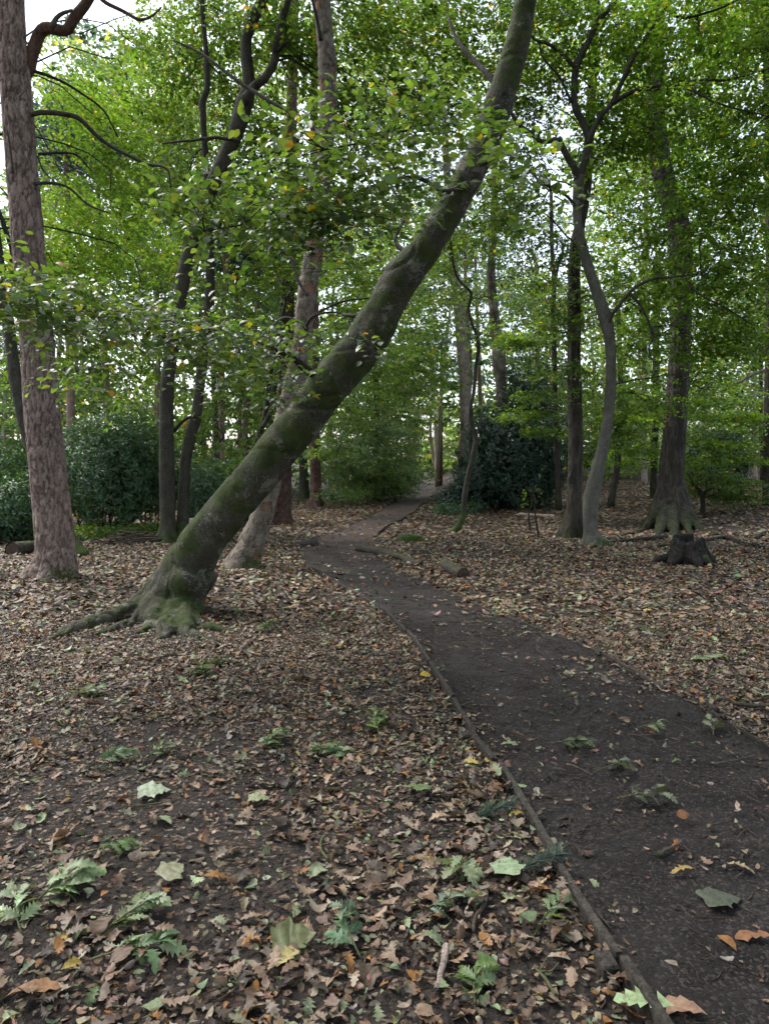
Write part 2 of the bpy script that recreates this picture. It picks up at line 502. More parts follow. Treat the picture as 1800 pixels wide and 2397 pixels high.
def soil_mat():
    m, t = new_mat('woodland_soil'); n = N(t)
    co = n.obj()
    big = n.noise(co, 1.3, 4)
    soil = n.mix(n.ramp(n.noise(co, 35, 4, 0.7), 0.3, 0.7), (0.016, 0.012, 0.0095), (0.038, 0.030, 0.024))
    wv = n('ShaderNodeVectorMath', {0: co, 1: n('ShaderNodeVectorMath', {0: n('ShaderNodeTexNoise', {'Vector': co, 'Scale': 22.0, 'Detail': 3.0}).outputs['Color'], 1: (0.05, 0.05, 0.05)}, operation='MULTIPLY').outputs[0]}, operation='ADD').outputs[0]
    v1 = n('ShaderNodeTexVoronoi', {'Vector': n.map(wv, (1, 1.3, 0.2)), 'Scale': 34.0})
    hue = n('ShaderNodeSeparateXYZ', {0: v1.outputs['Color']})
    lc = n('ShaderNodeValToRGB', {0: hue.outputs[0]})
    r = lc.color_ramp
    for p, c in ((0.0, (0.030, 0.021, 0.016)), (0.3, (0.075, 0.045, 0.030)), (0.55, (0.13, 0.083, 0.054)), (0.75, (0.19, 0.135, 0.09)), (0.9, (0.24, 0.19, 0.135)), (1.0, (0.15, 0.17, 0.085))):
        e = r.elements[0] if p == 0 else (r.elements[-1] if p == 1 else r.elements.new(p))
        e.position = p; e.color = (*c, 1)
    amt = n.math('MULTIPLY', n.math('MULTIPLY', n.ramp(hue.outputs[1], 0.40, 0.46), n.math('LESS_THAN', v1.outputs['Distance'], 0.42)), n.ramp(big, 0.33, 0.5))
    base = n.mix(amt, soil, lc.outputs[0])
    h = n.math('ADD', n.math('MULTIPLY', n.noise(co, 45, 5, 0.7), 0.8), n.math('MULTIPLY', v1.outputs['Distance'], 0.7))
    bp = n('ShaderNodeBump', {'Height': h, 'Strength': 0.9, 'Distance': 0.03})
    n.out(n('ShaderNodeBsdfPrincipled', {'Base Color': base, 'Roughness': 0.85, 'Specular IOR Level': 0.3, 'Normal': bp.outputs[0]}).outputs[0])
    return m

def path_mat():
    m, t = new_mat('compacted_path'); n = N(t)
    co = n.obj()
    y = n('ShaderNodeSeparateXYZ', {0: co}).outputs[1]
    a = n.mix(n.ramp(n.noise(co, 3.0, 5, 0.6), 0.3, 0.7), (0.0085, 0.0070, 0.0062), (0.0185, 0.0152, 0.0138))
    red = n.mix(n.ramp(n.noise(co, 5, 4), 0.3, 0.7), (0.066, 0.046, 0.040), (0.110, 0.079, 0.069))   # the far stretch is surfaced with reddish grit
    a = n.mix(n.ramp(n.math('ADD', y, n.math('MULTIPLY', n.noise(co, 1.2, 4), 5.0)), 13.5, 19.5), a, red)
    v = n('ShaderNodeTexVoronoi', {'Vector': co, 'Scale': 90.0})
    hue = n('ShaderNodeSeparateXYZ', {0: v.outputs['Color']}).outputs[0]
    a = n.mix(n.math('MULTIPLY', n.ramp(hue, 0.75, 0.95), 0.5), a, (0.085, 0.072, 0.062))
    vf = n('ShaderNodeTexVoronoi', {'Vector': n.map(co, (1, 2.2, 0.3)), 'Scale': 75.0})
    h2 = n('ShaderNodeSeparateXYZ', {0: vf.outputs['Color']})
    fr = n.math('MULTIPLY', n.ramp(h2.outputs[0], 0.72, 0.80), n.math('LESS_THAN', vf.outputs['Distance'], 0.36))
    a = n.mix(n.math('MULTIPLY', fr, 0.55), a, n.mix(h2.outputs[1], (0.03, 0.022, 0.017), (0.12, 0.085, 0.06)))
    h = n.math('ADD', n.math('MULTIPLY', n.noise(co, 26, 6, 0.7), 1.0), n.math('MULTIPLY', v.outputs['Distance'], -0.3))
    bp = n('ShaderNodeBump', {'Height': h, 'Strength': 0.9, 'Distance': 0.022})
    rg = n.math('ADD', n.math('MULTIPLY', n.ramp(n.noise(co, 2.2, 4), 0.35, 0.65), 0.3), 0.62)
    n.out(n('ShaderNodeBsdfPrincipled', {'Base Color': a, 'Roughness': rg, 'Specular IOR Level': 0.22, 'Normal': bp.outputs[0]}).outputs[0])
    return m

M['soil'] = soil_mat()
M['path'] = path_mat()

# ------------------------------------------------------------------ ground and path
def spaced(lo, hi, fine, grow, mid):
    out = [mid]; s = fine
    while out[-1] < hi: out.append(out[-1] + s); s = fine + grow * max(0, abs(out[-1] - mid) - 2)
    a = [mid]; s = fine
    while a[-1] > lo: a.append(a[-1] - s); s = fine + grow * max(0, abs(a[-1] - mid) - 2)
    return np.array(a[::-1] + out[1:])

xs = spaced(-320, 320, 0.085, 0.058, 0.0)
ys = spaced(-60, 420, 0.08, 0.046, 2.4)
X, Y = np.meshgrid(xs, ys)
Zg = hland(X.ravel(), Y.ravel())
P3 = np.stack([X.ravel(), Y.ravel(), np.zeros(X.size)], 1)
ip = in_path(X.ravel(), Y.ravel())
near = 1 - sstep(14, 40, np.hypot(X.ravel(), Y.ravel()))
Zg = Zg + near * (0.022 * fbm(P3 * 2.2, 3) + 0.012 * fbm(P3 * 9, 5)) - 0.055 * ip
nx, ny = len(xs), len(ys)
a = np.arange(ny - 1)[:, None] * nx; b = np.arange(nx - 1)[None]
g = Geo(); g.add(np.stack([X.ravel(), Y.ravel(), Zg], 1), np.stack([a + b, a + b + 1, a + nx + b + 1, a + nx + b], -1).reshape(-1, 4))
g.build('ground', M['soil'], kind='structure')

NW = 26
rowsL = resample(PL, np.linspace(0, 1, 700) ** 1.25); rowsR = resample(PR, np.linspace(0, 1, 700) ** 1.25)
w = np.linspace(-0.04, 1.04, NW)
pv = rowsL[:, None] * (1 - w)[None, :, None] + rowsR[:, None] * w[None, :, None]
pv = pv.reshape(-1, 2)
z = hland(pv[:, 0], pv[:, 1])
p3 = np.stack([pv[:, 0], pv[:, 1], z * 0], 1)
edge = np.tile(np.abs(w - 0.5) * 2, 700)
z = z - 0.012 + 0.016 * fbm(p3 * 3.0, 21) + 0.014 * fbm(p3 * 14, 22) - 0.012 * (1 - edge ** 2)
z = z - 0.09 * np.tile(((w < 0) | (w > 1)).astype(float), 700)
a = np.arange(699)[:, None] * NW; b = np.arange(NW - 1)[None]
g = Geo(); g.add(np.stack([pv[:, 0], pv[:, 1], z], 1), np.stack([a + b, a + b + 1, a + NW + b + 1, a + NW + b], -1).reshape(-1, 4))
g.build('path', M['path'], kind='structure')

# ------------------------------------------------------------------ timber edging of the path
def edging(name, label, line, cuts, gaps, outside, top, pegs, group):
    c = resample(line, 400)
    s = np.concatenate([[0], np.cumsum(np.linalg.norm(np.diff(c, axis=0), axis=1))])
    at_s = lambda u: np.array([np.interp(u, s, c[:, 0]), np.interp(u, s, c[:, 1])])
    p0 = at_s(cuts[0]); root = thing(name, label, 'edging', (p0[0], p0[1], hz1(*p0)), group)
    for k, (u0, u1) in enumerate(zip(cuts[:-1], cuts[1:])):
        if k in gaps: continue
        n = max(4, int((u1 - u0) / 0.12))
        uu = np.linspace(u0 + 0.012, u1 - 0.012, n)
        cc = np.stack([np.interp(uu, s, c[:, 0]), np.interp(uu, s, c[:, 1])], 1)
        tn = unit(np.gradient(cc, axis=0)); nm = np.stack([tn[:, 1], -tn[:, 0]], 1)
        side = rng.normal(0, 0.009)
        wob = 0.006 * np.sin(uu * 3.1 + k) + 0.004 * vnoise(np.stack([uu * 6, uu * 0, uu * 0 + k], 1))
        zt = hland(cc[:, 0], cc[:, 1]) + top + rng.normal(0, 0.006) + wob
        th = 0.014
        prof = [(-th, -0.09), (-th, -0.006), (-th + 0.005, 0.0), (th - 0.005, 0.0), (th, -0.006), (th, -0.09)]
        v = np.zeros((n, 6, 3))
        for j, (o, dz) in enumerate(prof):
            o2 = o + side + 0.004 * vnoise(np.stack([uu * 9, uu * 0 + j, uu * 0 + k], 1))
            v[:, j, :2] = cc + nm * o2[:, None]; v[:, j, 2] = zt + dz + (0.003 * vnoise(np.stack([uu * 14, uu * 0 + 3 + j, uu * 0], 1)) if dz > -0.05 else 0)
        aa = np.arange(n - 1)[:, None] * 6; bb = np.arange(6)[None]; b2 = (bb + 1) % 6
        q = np.stack([aa + bb, aa + 6 + bb, aa + 6 + b2, aa + b2], -1).reshape(-1, 4)
        ends = np.array([[0, 1, 4, 5], [1, 2, 3, 4]]); q = np.vstack([q, ends, ends[:, ::-1] + (n - 1) * 6])
        gg = Geo(); gg.add(v.reshape(-1, 3), q, None, np.ones(3) * rng.uniform(0.8, 1.15))
        gg.build('board', M['board'], root, smooth=False)
    for px, py, h in pegs:
        p = ground(px, py)
        d = np.linalg.norm(c - p[:2], axis=1); i = int(d.argmin()); i = min(max(i, 1), 398)
        tn = unit(c[i + 1] - c[i - 1]); nm = np.array([tn[1], -tn[0]]) * outside
        ctr = c[i] + nm * (0.019 + 0.030)
        zz = hz1(*ctr)
        hx = 0.027; gg = Geo(); v = []
        for (dz, k) in ((-0.12, 1.0), (h - 0.008, 1.0), (h, 0.82)):
            for (a1, b1) in ((-1, -1), (1, -1), (1, 1), (-1, 1)):
                q2 = ctr + tn * a1 * hx * 1.35 * k + nm * b1 * hx * k
                v.append((q2[0], q2[1], zz + dz + 0.004 * a1 * (dz > 0)))
        q = [(i0 + 4 * l, (i0 + 1) % 4 + 4 * l, (i0 + 1) % 4 + 4 * l + 4, i0 + 4 * l + 4) for l in (0, 1) for i0 in range(4)] + [(8, 9, 10, 11)]
        gg.add(v, q); gg.build('peg', M['board'], root, smooth=False)
    return root

_sl = np.concatenate([[0], np.cumsum(np.linalg.norm(np.diff(resample(PL, 400), axis=0), axis=1))])
def s_of(line, px, py):
    c = resample(line, 400); p = ground(px, py)[:2]
    s = np.concatenate([[0], np.cumsum(np.linalg.norm(np.diff(c, axis=0), axis=1))])
    return float(s[np.linalg.norm(c - p, axis=1).argmin()])

eL = [s_of(PL, *p) for p in ((1640, 2560), (1436, 2235), (1290, 2000), (1160, 1795), (1104, 1715), (1050, 1640), (1000, 1556), (950, 1484), (895, 1428), (850, 1398), (790, 1362), (735, 1330))]
edging('path_edging', 'dark timber edging running along the path edge nearest the leaning trunk', PL, eL, [], -1, 0.042,
       [(1436, 2235, 0.036), (1112, 1735, 0.030), (1082, 1688, 0.03), (1290, 2000, 0.02), (1000, 1556, .026), (895, 1428, .03)], None)
eR = [s_of(PR, *p) for p in ((1800, 1760), (1640, 1663), (1560, 1620), (1340, 1499), (1140, 1412), (1000, 1352))]
edging('path_edging', 'half buried timber edging on the path side facing the rotten stump', PR, eR, [1], 1, 0.006,
       [(1377, 1524, 0.02), (1640, 1660, 0.02)], None)
eF = [s_of(PR, *p) for p in ((893, 1248), (932, 1223), (965, 1198), (992, 1177))]
edging('path_edging', 'thin timber edging along the far reddish stretch of path', PR, eF, [], 1, 0.05, [], None)

# ------------------------------------------------------------------ trees: trunks and branches
def px_line(pts, Y0, Y1=None):
    """(px, py, width px) -> points, radii; depth runs from Y0 at the first to Y1 at the last point"""
    pts = np.array([(p[0], p[1], p[2]) for p in pts], float)
    Y1 = Y0 if Y1 is None else Y1
    s = np.concatenate([[0], np.cumsum(np.hypot(*np.diff(pts[:, :2], axis=0).T))]); s /= s[-1]
    Ys = Y0 + (Y1 - Y0) * s
    P = np.array([at(x, y, d) for (x, y, _), d in zip(pts, Ys)])
    R = pts[:, 2] * 0.5 * Ys / F * np.cos(np.arctan((pts[:, 0] - CX) / F)) * 0.96
    return P, R

def smooth_line(P, R, step):
    L = np.sum(np.linalg.norm(np.diff(P, axis=0), axis=1))
    n = max(5, int(L / step))
    Q = resample(np.column_stack([P, R]), n)
    return Q[:, :3], np.maximum(Q[:, 3], 0.002)

def flare_lobes(zb, h, amp, k, ph):
    def f(th, i, pts):
        zz = (pts[:, 2] - zb)[:, None]
        e = np.clip(1 - zz / h, 0, 1.25) ** 2.2
        lob = 0.5 + 0.5 * np.cos(k * th + ph + 0.6 * np.sin(2 * th + ph))
        return 1 + e * amp * (0.25 + 0.95 * lob)
    return f

def pine_cells(v, s, sx, sz):
    return voronoi(v / np.array([sx, sx, sz]) + 0.75 * np.stack([fbm(v * 7, s), fbm(v * 7, s + 3), fbm(v * 7, s + 5)], 1), s)

def c_plates(s, sx, sz, crack=(0.42, 0.40, 0.38)):      # plates differ a little; fissures coloured darker for inner bark and painted-in crack shade
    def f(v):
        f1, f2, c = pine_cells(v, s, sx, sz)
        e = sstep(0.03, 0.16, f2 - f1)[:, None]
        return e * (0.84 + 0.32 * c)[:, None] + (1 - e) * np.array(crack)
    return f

def d_pine(v, s=0, sx=0.075, sz=0.19, depth=0.016):
    f1, f2, c = pine_cells(v, s, sx, sz)
    e = sstep(0.0, 0.15, f2 - f1)
    return depth * (e - 0.6) + 0.004 * (c - 0.5) * e + 0.008 * fbm(v * 4, s + 8) + 0.003 * fbm(v * 40, s + 11, 2)

def d_oak(v, s=0, depth=0.02):
    p = v * np.array([19, 19, 3.4])
    p = p + 0.5 * np.stack([fbm(v * 5, s + 1), fbm(v * 5, s + 2), 0 * v[:, 0]], 1)
    r = 1 - np.abs(vnoise(p, s)) * 1.6
    return depth * (r - 0.5) + 0.02 * fbm(v * 2.2, s + 6) + 0.004 * fbm(v * 50, s + 4, 2)

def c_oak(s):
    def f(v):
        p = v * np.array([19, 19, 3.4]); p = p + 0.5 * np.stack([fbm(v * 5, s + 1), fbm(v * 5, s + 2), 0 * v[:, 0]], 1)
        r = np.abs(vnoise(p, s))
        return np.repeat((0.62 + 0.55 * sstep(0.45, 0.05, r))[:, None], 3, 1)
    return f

def d_beech(v, s=0, a=0.012):
    return a * fbm(v * np.array([3.5, 3.5, 2.0]), s) + 0.0035 * fbm(v * np.array([16, 16, 40]), s + 3, 2)

def make_trunk(root, pts, Y0, Y1=None, sides=24, step=0.06, mat='beech', disp=None, col=None, flare=None, name='trunk', below=0.15):
    P, R = px_line(pts, Y0, Y1)
    if below:
        d = unit(P[0] - P[1]); P = np.vstack([P[0] + d * below, P]); R = np.concatenate([[R[0] * 1.05], R])
    P, R = smooth_line(P, R, step)
    lob = None
    if flare: lob = flare_lobes(hz1(P[0, 0], P[0, 1]), *flare)
    g = Geo(); g.add(*tube(P, R, sides, disp, col, True, lob))
    ob = g.build(name, M[mat], root)
    return P, R

def new_tree(name, label, cat, px, py, Y=None, group=None):
    p = ground(px, py) if Y is None else None
    if Y is not None:
        q = at(px, py, Y); p = np.array([q[0], q[1], hz1(q[0], q[1])])
    r = thing(name, label, cat, p, group)
    return r, float(p[1])

def branch(root, pts, Y0, Y1=None, mat='beech', sides=9, step=0.05, name='branch'):
    P, R = px_line(pts, Y0, Y1)
    P, R = smooth_line(P, R, step)
    P = P + 0.5 * R[:, None] * np.stack([vnoise(P * 5, 1), vnoise(P * 5, 2), vnoise(P * 5, 3)], 1)
    g = Geo(); g.add(*tube(P, R, sides))
    g.build(name, M[mat], root)
    return P

# ------------------------------------------------------------------ foliage
UP = np.array([0, 0, 1.0])
PAL = {
    'near': [(10, (0.0614, 0.1048, 0.0342)), (5, (0.0870, 0.1322, 0.0404)), (3, (0.0460, 0.0821, 0.0342)), (0.3, (0.2000, 0.1700, 0.0200)), (0.1, (0.2600, 0.1300, 0.0200))],
    'beech': [(10, (0.0498, 0.0912, 0.0250)), (5, (0.0687, 0.1167, 0.0321)), (3, (0.0361, 0.0712, 0.0286)), (0.25, (0.2000, 0.1700, 0.0200)), (0.12, (0.2800, 0.1200, 0.0200))],
    'bright': [(8, (0.0730, 0.1368, 0.0250)), (5, (0.0859, 0.1550, 0.0356)), (2, (0.0472, 0.0912, 0.0267)), (0.3, (0.2400, 0.2100, 0.0250))],
    'dull': [(8, (0.0591, 0.1128, 0.0490)), (5, (0.0827, 0.1441, 0.0639)), (2, (0.1299, 0.1630, 0.0737)), (0.4, (0.2750, 0.2200, 0.0413)), (0.12, (0.3575, 0.1788, 0.0413))],
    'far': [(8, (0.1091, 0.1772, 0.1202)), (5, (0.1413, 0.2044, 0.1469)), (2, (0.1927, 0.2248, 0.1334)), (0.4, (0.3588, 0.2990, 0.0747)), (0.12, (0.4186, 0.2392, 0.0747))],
    'pine': [(6, (0.0566, 0.1039, 0.1287)), (4, (0.0773, 0.1258, 0.1671)), (1.5, (0.0413, 0.0766, 0.0857))],
    'holly': [(8, (0.0149, 0.0397, 0.0312)), (3, (0.0249, 0.0582, 0.0440)), (1, (0.0435, 0.0859, 0.0570))],
    'rhodo': [(8, (0.0455, 0.0963, 0.0513)), (5, (0.0661, 0.1292, 0.0686)), (2, (0.1082, 0.1696, 0.0857))],
}

def sprays(geo, twig, C, out, L, W, per, size, pal, tpl, droop=0.25, tilt=0.35, twig_r=0.003, ntilt=0.45, want=None):
    """flat leaf sprays, as beech carries them: C centres, out headings"""
    S = len(C)
    if S == 0: return
    a = unit(np.column_stack([out[:, :2], np.zeros(S)]) + rng.normal(0, 0.3, (S, 3)) * np.array([1, 1, 0.45]) + 1e-6)
    nrm = unit(UP + rng.normal(0, tilt, (S, 3)))
    nrm = unit(nrm - a * np.sum(nrm * a, 1, keepdims=True))
    b = np.cross(nrm, a)
    Ls = L * rng.uniform(0.7, 1.25, S); Ws = W * rng.uniform(0.75, 1.2, S)
    k = np.repeat(np.arange(S), per)
    n = len(k)
    t = rng.uniform(0.02, 1.0, n)
    sg = np.where(rng.random(n) < 0.5, -1.0, 1.0)
    wid = np.sqrt(np.clip(1 - np.abs(t - 0.42) / 0.62, 0, 1))
    o = sg * wid * Ws[k] * 0.5 * rng.random(n) ** 0.7
    pos = C[k] + a[k] * ((t - 0.5) * Ls[k])[:, None] + b[k] * o[:, None] + nrm[k] * rng.normal(0, 0.03, n)[:, None]
    pos[:, 2] -= droop * (t ** 2 * Ls[k] * 0.5 + np.abs(o) * 0.5)
    dr = unit(a[k] * 0.75 + b[k] * (sg * 0.7)[:, None] + rng.normal(0, 0.35, (n, 3)) - UP * 0.15)
    nn = unit(nrm[k] + rng.normal(0, ntilt, (n, 3)))
    sz = size * rng.uniform(0.65, 1.2, n)
    shade = np.exp(rng.normal(0, 0.13, S))[k][:, None]
    colr = tint(pal, n, 0.16) * shade
    if want is not None: want.append((pos, dr, nn, sz, colr))
    else: leaves(geo, tpl, pos, dr, nn, sz, colr, fold=rng.uniform(0.05, 0.5, n), bend=rng.uniform(0, 0.3, n))
    if twig is not None:
        m = 4
        s = np.linspace(-0.6, 0.42, m)
        for i in range(S):
            p = C[i] + a[i] * (s * Ls[i])[:, None]
            p[:, 2] -= droop * (np.clip(s + 0.5, 0, 1) ** 2 * Ls[i] * 0.5)
            twig.add(*tube(p, np.linspace(twig_r * 1.5, twig_r * 0.5, m), 3, cap=False)[:3])

def clump_centres(px, py, Yd, rx, ry, rY, n, layer=0.34):
    c = at(px, py, Yd); m = mpp(Yd)
    u = rng.normal(0, 1, (n, 3)); u = unit(u) * rng.random((n, 1)) ** 0.42
    P = c + u * np.array([rx * m, rY, ry * m])
    if layer: P[:, 2] = np.round(P[:, 2] / layer + rng.random() * 0.5) * layer + rng.normal(0, 0.07, n)
    return c, P

def limb(geo, a, b, r0, r1, sides=5, sag=0.12):
    n = 7
    t = np.linspace(0, 1, n)[:, None]
    L = np.linalg.norm(b - a)
    p = a + (b - a) * t
    p = p + np.sin(t * PI) * np.array([rng.normal(0, 0.07), rng.normal(0, 0.07), sag]) * L
    p[1:-1] += rng.normal(0, 0.018, (n - 2, 3)) * L
    geo.add(*tube(p, np.linspace(r0, r1, n), sides, cap=False)[:3])
    return p

DENS = 2.3
def crown(root, spine, clumps, pal='beech', size=0.085, per=30, L=0.95, W=0.6, tpl=DIA, mat='leaf', limbs=True, twigs=True, bark='dark', droop=0.25, tilt=0.35, layer=0.34, ntilt=0.34, side_r=0.02):
    """foliage in clumps, each held by a limb from the nearest point of the trunk or branch"""
    g, tw, lb = Geo(), Geo(), Geo()
    spine = np.asarray(spine)
    for (px, py, Yd, rx, ry, rY, n) in clumps:
        c, P = clump_centres(px, py, Yd, rx * 1.12, ry * 1.12, rY, int(n * DENS), layer)
        keep = P[:, 2] > hland(P[:, 0], P[:, 1]) + 0.25
        P = P[keep]
        low = spine[spine[:, 2] < c[2] + 0.3]
        if len(low) == 0: low = spine
        k = np.linalg.norm(low - c, axis=1).argmin()
        o = P - low[k]
        sprays(g, tw if twigs else None, P, o, L, W, int(per * 1.4), size * 1.12, PAL[pal], tpl, droop, tilt, ntilt=ntilt)
        if limbs:
            lp = limb(lb, low[k], c, side_r, 0.007)
            m = min(len(P), 9)
            for j in rng.choice(len(P), m, replace=False) if len(P) else []:
                q = lp[np.linalg.norm(lp - P[j], axis=1).argmin()]
                limb(lb, q, P[j], 0.008, 0.003, 3, 0.05)
    g.build('crown', M[mat], root, kind='stuff')
    if tw.n: tw.build('twigs', M[bark], root, kind='stuff')
    if lb.n: lb.build('limbs', M[bark], root, kind='stuff')

# ---- the leaning beech -------------------------------------------------------------
LEAN, yl = new_tree('leaning_beech_tree', 'mossy beech trunk leaning hard across the picture above the path', 'tree', 400, 1432)
LY0, LY1 = yl + 0.05, yl - 0.6
lean_px = [(392, 1412, 165), (425, 1348, 142), (472, 1274, 122), (530, 1200, 114), (585, 1134, 112), (700, 992, 114), (780, 890, 116), (856, 797, 110), (939, 650, 96), (1000, 575, 88), (1072, 455, 80), (1133, 340, 76), (1172, 230, 75), (1208, 112, 73), (1229, 0, 68), (1244, -130, 62), (1268, -400, 52), (1285, -800, 36)]
P, R = px_line(lean_px, LY0, LY1); R = R * 0.91
LP, LR = smooth_line(P, R, 0.06)
g = Geo(); g.add(*tube(LP, LR, 28)[:3])
def root_px(pts, Y0, Y1):
    P, R = px_line(pts, Y0, Y1); return smooth_line(P, R, 0.04)
def mixed_root(start, run, lift=0.4):
    """start: (px, py, width, depth) on the trunk; run: (px, py, width) lying on the ground"""
    P, R = [], []
    for px, py, w_, Yd in start:
        P.append(at(px, py, Yd)); R.append(w_ * .5 * Yd / F)
    for px, py, w_ in run:
        p = ground(px, py); r = w_ * .5 * p[1] / F
        p[2] += r * lift; P.append(p); R.append(r)
    return smooth_line(np.array(P), np.array(R), 0.04)
for st, rn in (
    ([(440, 1330, 90, LY0 - .02), (385, 1375, 74, LY0 - .05), (335, 1412, 60, LY0 - .08)], [(285, 1448, 50), (235, 1462, 44), (185, 1476, 36), (145, 1490, 24), (110, 1502, 10)]),
    ([(430, 1340, 80, LY0 - .14), (375, 1395, 58, LY0 - .2)], [(318, 1458, 44), (270, 1476, 34), (225, 1490, 20)]),
    ([(435, 1345, 76, LY0 - .2), (380, 1410, 52, LY0 - .26)], [(345, 1472, 40), (325, 1488, 26)]),
    ([(445, 1350, 76, LY0 - .24), (405, 1420, 54, LY0 - .28)], [(388, 1482, 46), (380, 1500, 28)]),
    ([(460, 1345, 86, LY0 - .2), (432, 1415, 62, LY0 - .25)], [(432, 1478, 46), (462, 1496, 30), (505, 1508, 16)]),
    ([(475, 1335, 80, LY0 + .05), (458, 1400, 46, LY0)], [(462, 1458, 30), (500, 1472, 20), (560, 1482, 10)]),
    ([(450, 1340, 84, LY0 + .2), (395, 1385, 60, LY0 + .3)], [(330, 1420, 36), (270, 1430, 18)]),
):
    p_, r_ = mixed_root(st, rn, .30 if rn[0][2] > 46 else .05)
    g.add(*tube(p_, r_, 16)[:3])
v, q, nr = remeshed(g, 0.021, 3)
low = np.clip(1 - (v[:, 2]) / 1.2, 0, 1)
v = v + nr * (0.028 * fbm(v * 2.4, 4) + 0.010 * fbm(v * 9, 9) - 0.016 * sstep(0.12, 0.0, np.abs(vnoise(v * np.array([1.6, 1.6, 3.2]), 19))) + 0.022 * low * fbm(v * np.array([9, 9, 3]), 14) - 0.030 * np.clip(1 - v[:, 2] / .7, 0, 1) * sstep(0.22, 0.0, np.abs(vnoise(v * np.array([7.5, 5, 2.2]), 29))))[:, None]
g = Geo(); g.add(v, q)
g.build('trunk', M['lean'], LEAN)
LEAN_S = [LP]
b1 = branch(LEAN, [(735, 880, 20), (715, 862, 22), (690, 838, 17), (640, 815, 14), (590, 797, 12), (520, 778, 10), (440, 757, 8), (330, 742, 6), (200, 730, 5), (60, 725, 4), (-120, 730, 3)], LY0 - .25, 5.4, 'dark', 10)
b2 = branch(LEAN, [(1092, 430, 16), (1040, 445, 12), (975, 415, 9), (890, 428, 8), (790, 470, 7), (700, 500, 5), (600, 520, 4), (480, 540, 3)], LY0 - .5, 5.2, 'dark', 9)
b3 = branch(LEAN, [(1170, 250, 16), (1130, 255, 11), (1060, 245, 8), (960, 300, 7), (860, 330, 5), (760, 350, 4)], LY0 - .55, 5.4, 'dark', 9)
b4 = branch(LEAN, [(1130, 380, 16), (1170, 360, 11), (1215, 370, 8), (1260, 420, 6), (1290, 450, 4)], LY0 - .5, 5.2, 'dark', 8)
branch(LEAN, [(870, 720, 16), (838, 738, 13), (815, 738, 9), (800, 735, 5)], LY0 - .2, LY0 - .1, 'beech', 9)
branch(LEAN, [(1182, 225, 18), (1150, 185, 14), (1105, 135, 11), (1070, 90, 9), (1050, 40, 7)], LY0 - .5, LY0 + .2, 'dark', 8)
branch(LEAN, [(990, 600, 14), (945, 585, 12), (925, 560, 10), (945, 515, 9), (935, 470, 7), (915, 430, 6), (912, 380, 4)], LY0 - .28, LY0 + .4, 'beech', 8)

want = []
tw = Geo()
def bough(line, spots, per=15, L=0.62, W=0.42, size=0.076):
    for (px, py, Yd, rx, ry, rY, n) in spots:
        c, P = clump_centres(px, py, Yd, rx * 1.25, ry * 1.15, rY * 1.3, int(n * 1.55), 0.14)
        k = np.array([line[np.linalg.norm(line - p, axis=1).argmin()] for p in P])
        sprays(None, tw, P, P - k + np.array([-0.25, -0.2, 0]), L, W, per, size, PAL['near'], BEECH6, 0.25, 0.22, 0.002, 0.36, want)
        for j in range(0, len(P), 2): limb(tw, k[j], P[j], 0.006, 0.002, 3, 0.04)
bough(b1, [(600, 815, 6.4, 120, 36, .4, 14), (470, 790, 6.1, 130, 45, .5, 18), (330, 760, 5.8, 130, 50, .5, 20), (180, 735, 5.6, 130, 50, .5, 20), (40, 725, 5.4, 110, 60, .5, 18), (560, 880, 6.2, 110, 60, .4, 12), (300, 850, 5.9, 160, 60, .4, 14), (60, 680, 5.4, 80, 30, .3, 6), (690, 900, 6.5, 60, 50, .25, 5), (900, 820, 6.4, 40, 16, .2, 2)])
bough(b2, [(900, 440, 5.9, 110, 70, .5, 18), (760, 470, 5.7, 120, 70, .5, 22), (620, 500, 5.5, 130, 60, .5, 20), (500, 530, 5.4, 90, 50, .4, 12), (820, 540, 5.8, 120, 40, .4, 10)], size=0.079)
bough(b3, [(1010, 270, 6.0, 90, 50, .4, 12), (880, 310, 5.9, 110, 60, .5, 18), (740, 370, 5.7, 110, 60, .5, 16), (1100, 285, 5.9, 70, 25, .2, 5)], size=0.079)
bough(b4, [(1225, 430, 5.2, 40, 60, .2, 5), (1290, 460, 5.3, 60, 40, .2, 4), (1180, 330, 5.6, 60, 30, .2, 4)], size=0.079)
pos, dr, nn, sz, colr = [np.concatenate([x[i] for x in want]) for i in range(5)]
order = np.argsort(-(sz / np.linalg.norm(pos - EYE, axis=1)) + rng.normal(0, 0.001, len(pos)))
inview = np.abs(pos[:, 0] / pos[:, 1]) < 0.53
order = np.concatenate([order[inview[order]], order[~inview[order]]])
big, rest = order[:300], order[300:]
tpl_me = []
for k in range(8):
    gl = Geo(); leaves(gl, BEECH, np.zeros((1, 3)), np.array([[1.0, 0, 0]]), np.array([[0, 0, 1.0]]), 1.0, tint(PAL['near'][:3], 1, 0.2), fold=0.1 + 0.05 * k, bend=0.05 * k, crumple=0.012)
    me = gl.mesh('beech_leaf'); me.materials.append(M['leaf_gloss']); tpl_me.append(me)
lo = np.array(LEAN.location)
for i in big:
    a_ = unit(dr[i]); n_ = unit(nn[i] - a_ * nn[i].dot(a_)); b_ = np.cross(n_, a_)
    ob = bpy.data.objects.new('leaf', tpl_me[int(rng.integers(8))])
    COL.objects.link(ob); ob.parent = LEAN
    mtx = np.eye(4); mtx[:3, 0] = a_ * sz[i]; mtx[:3, 1] = b_ * sz[i]; mtx[:3, 2] = n_ * sz[i]; mtx[:3, 3] = pos[i] - lo
    ob.matrix_local = Matrix(mtx.tolist())
g = Geo(); leaves(g, BEECH6, pos[rest], dr[rest], nn[rest], sz[rest], colr[rest], rng.uniform(0.05, 0.5, len(rest)), rng.uniform(0, 0.35, len(rest)))
g.build('crown', M['leaf_gloss'], LEAN, kind='stuff')
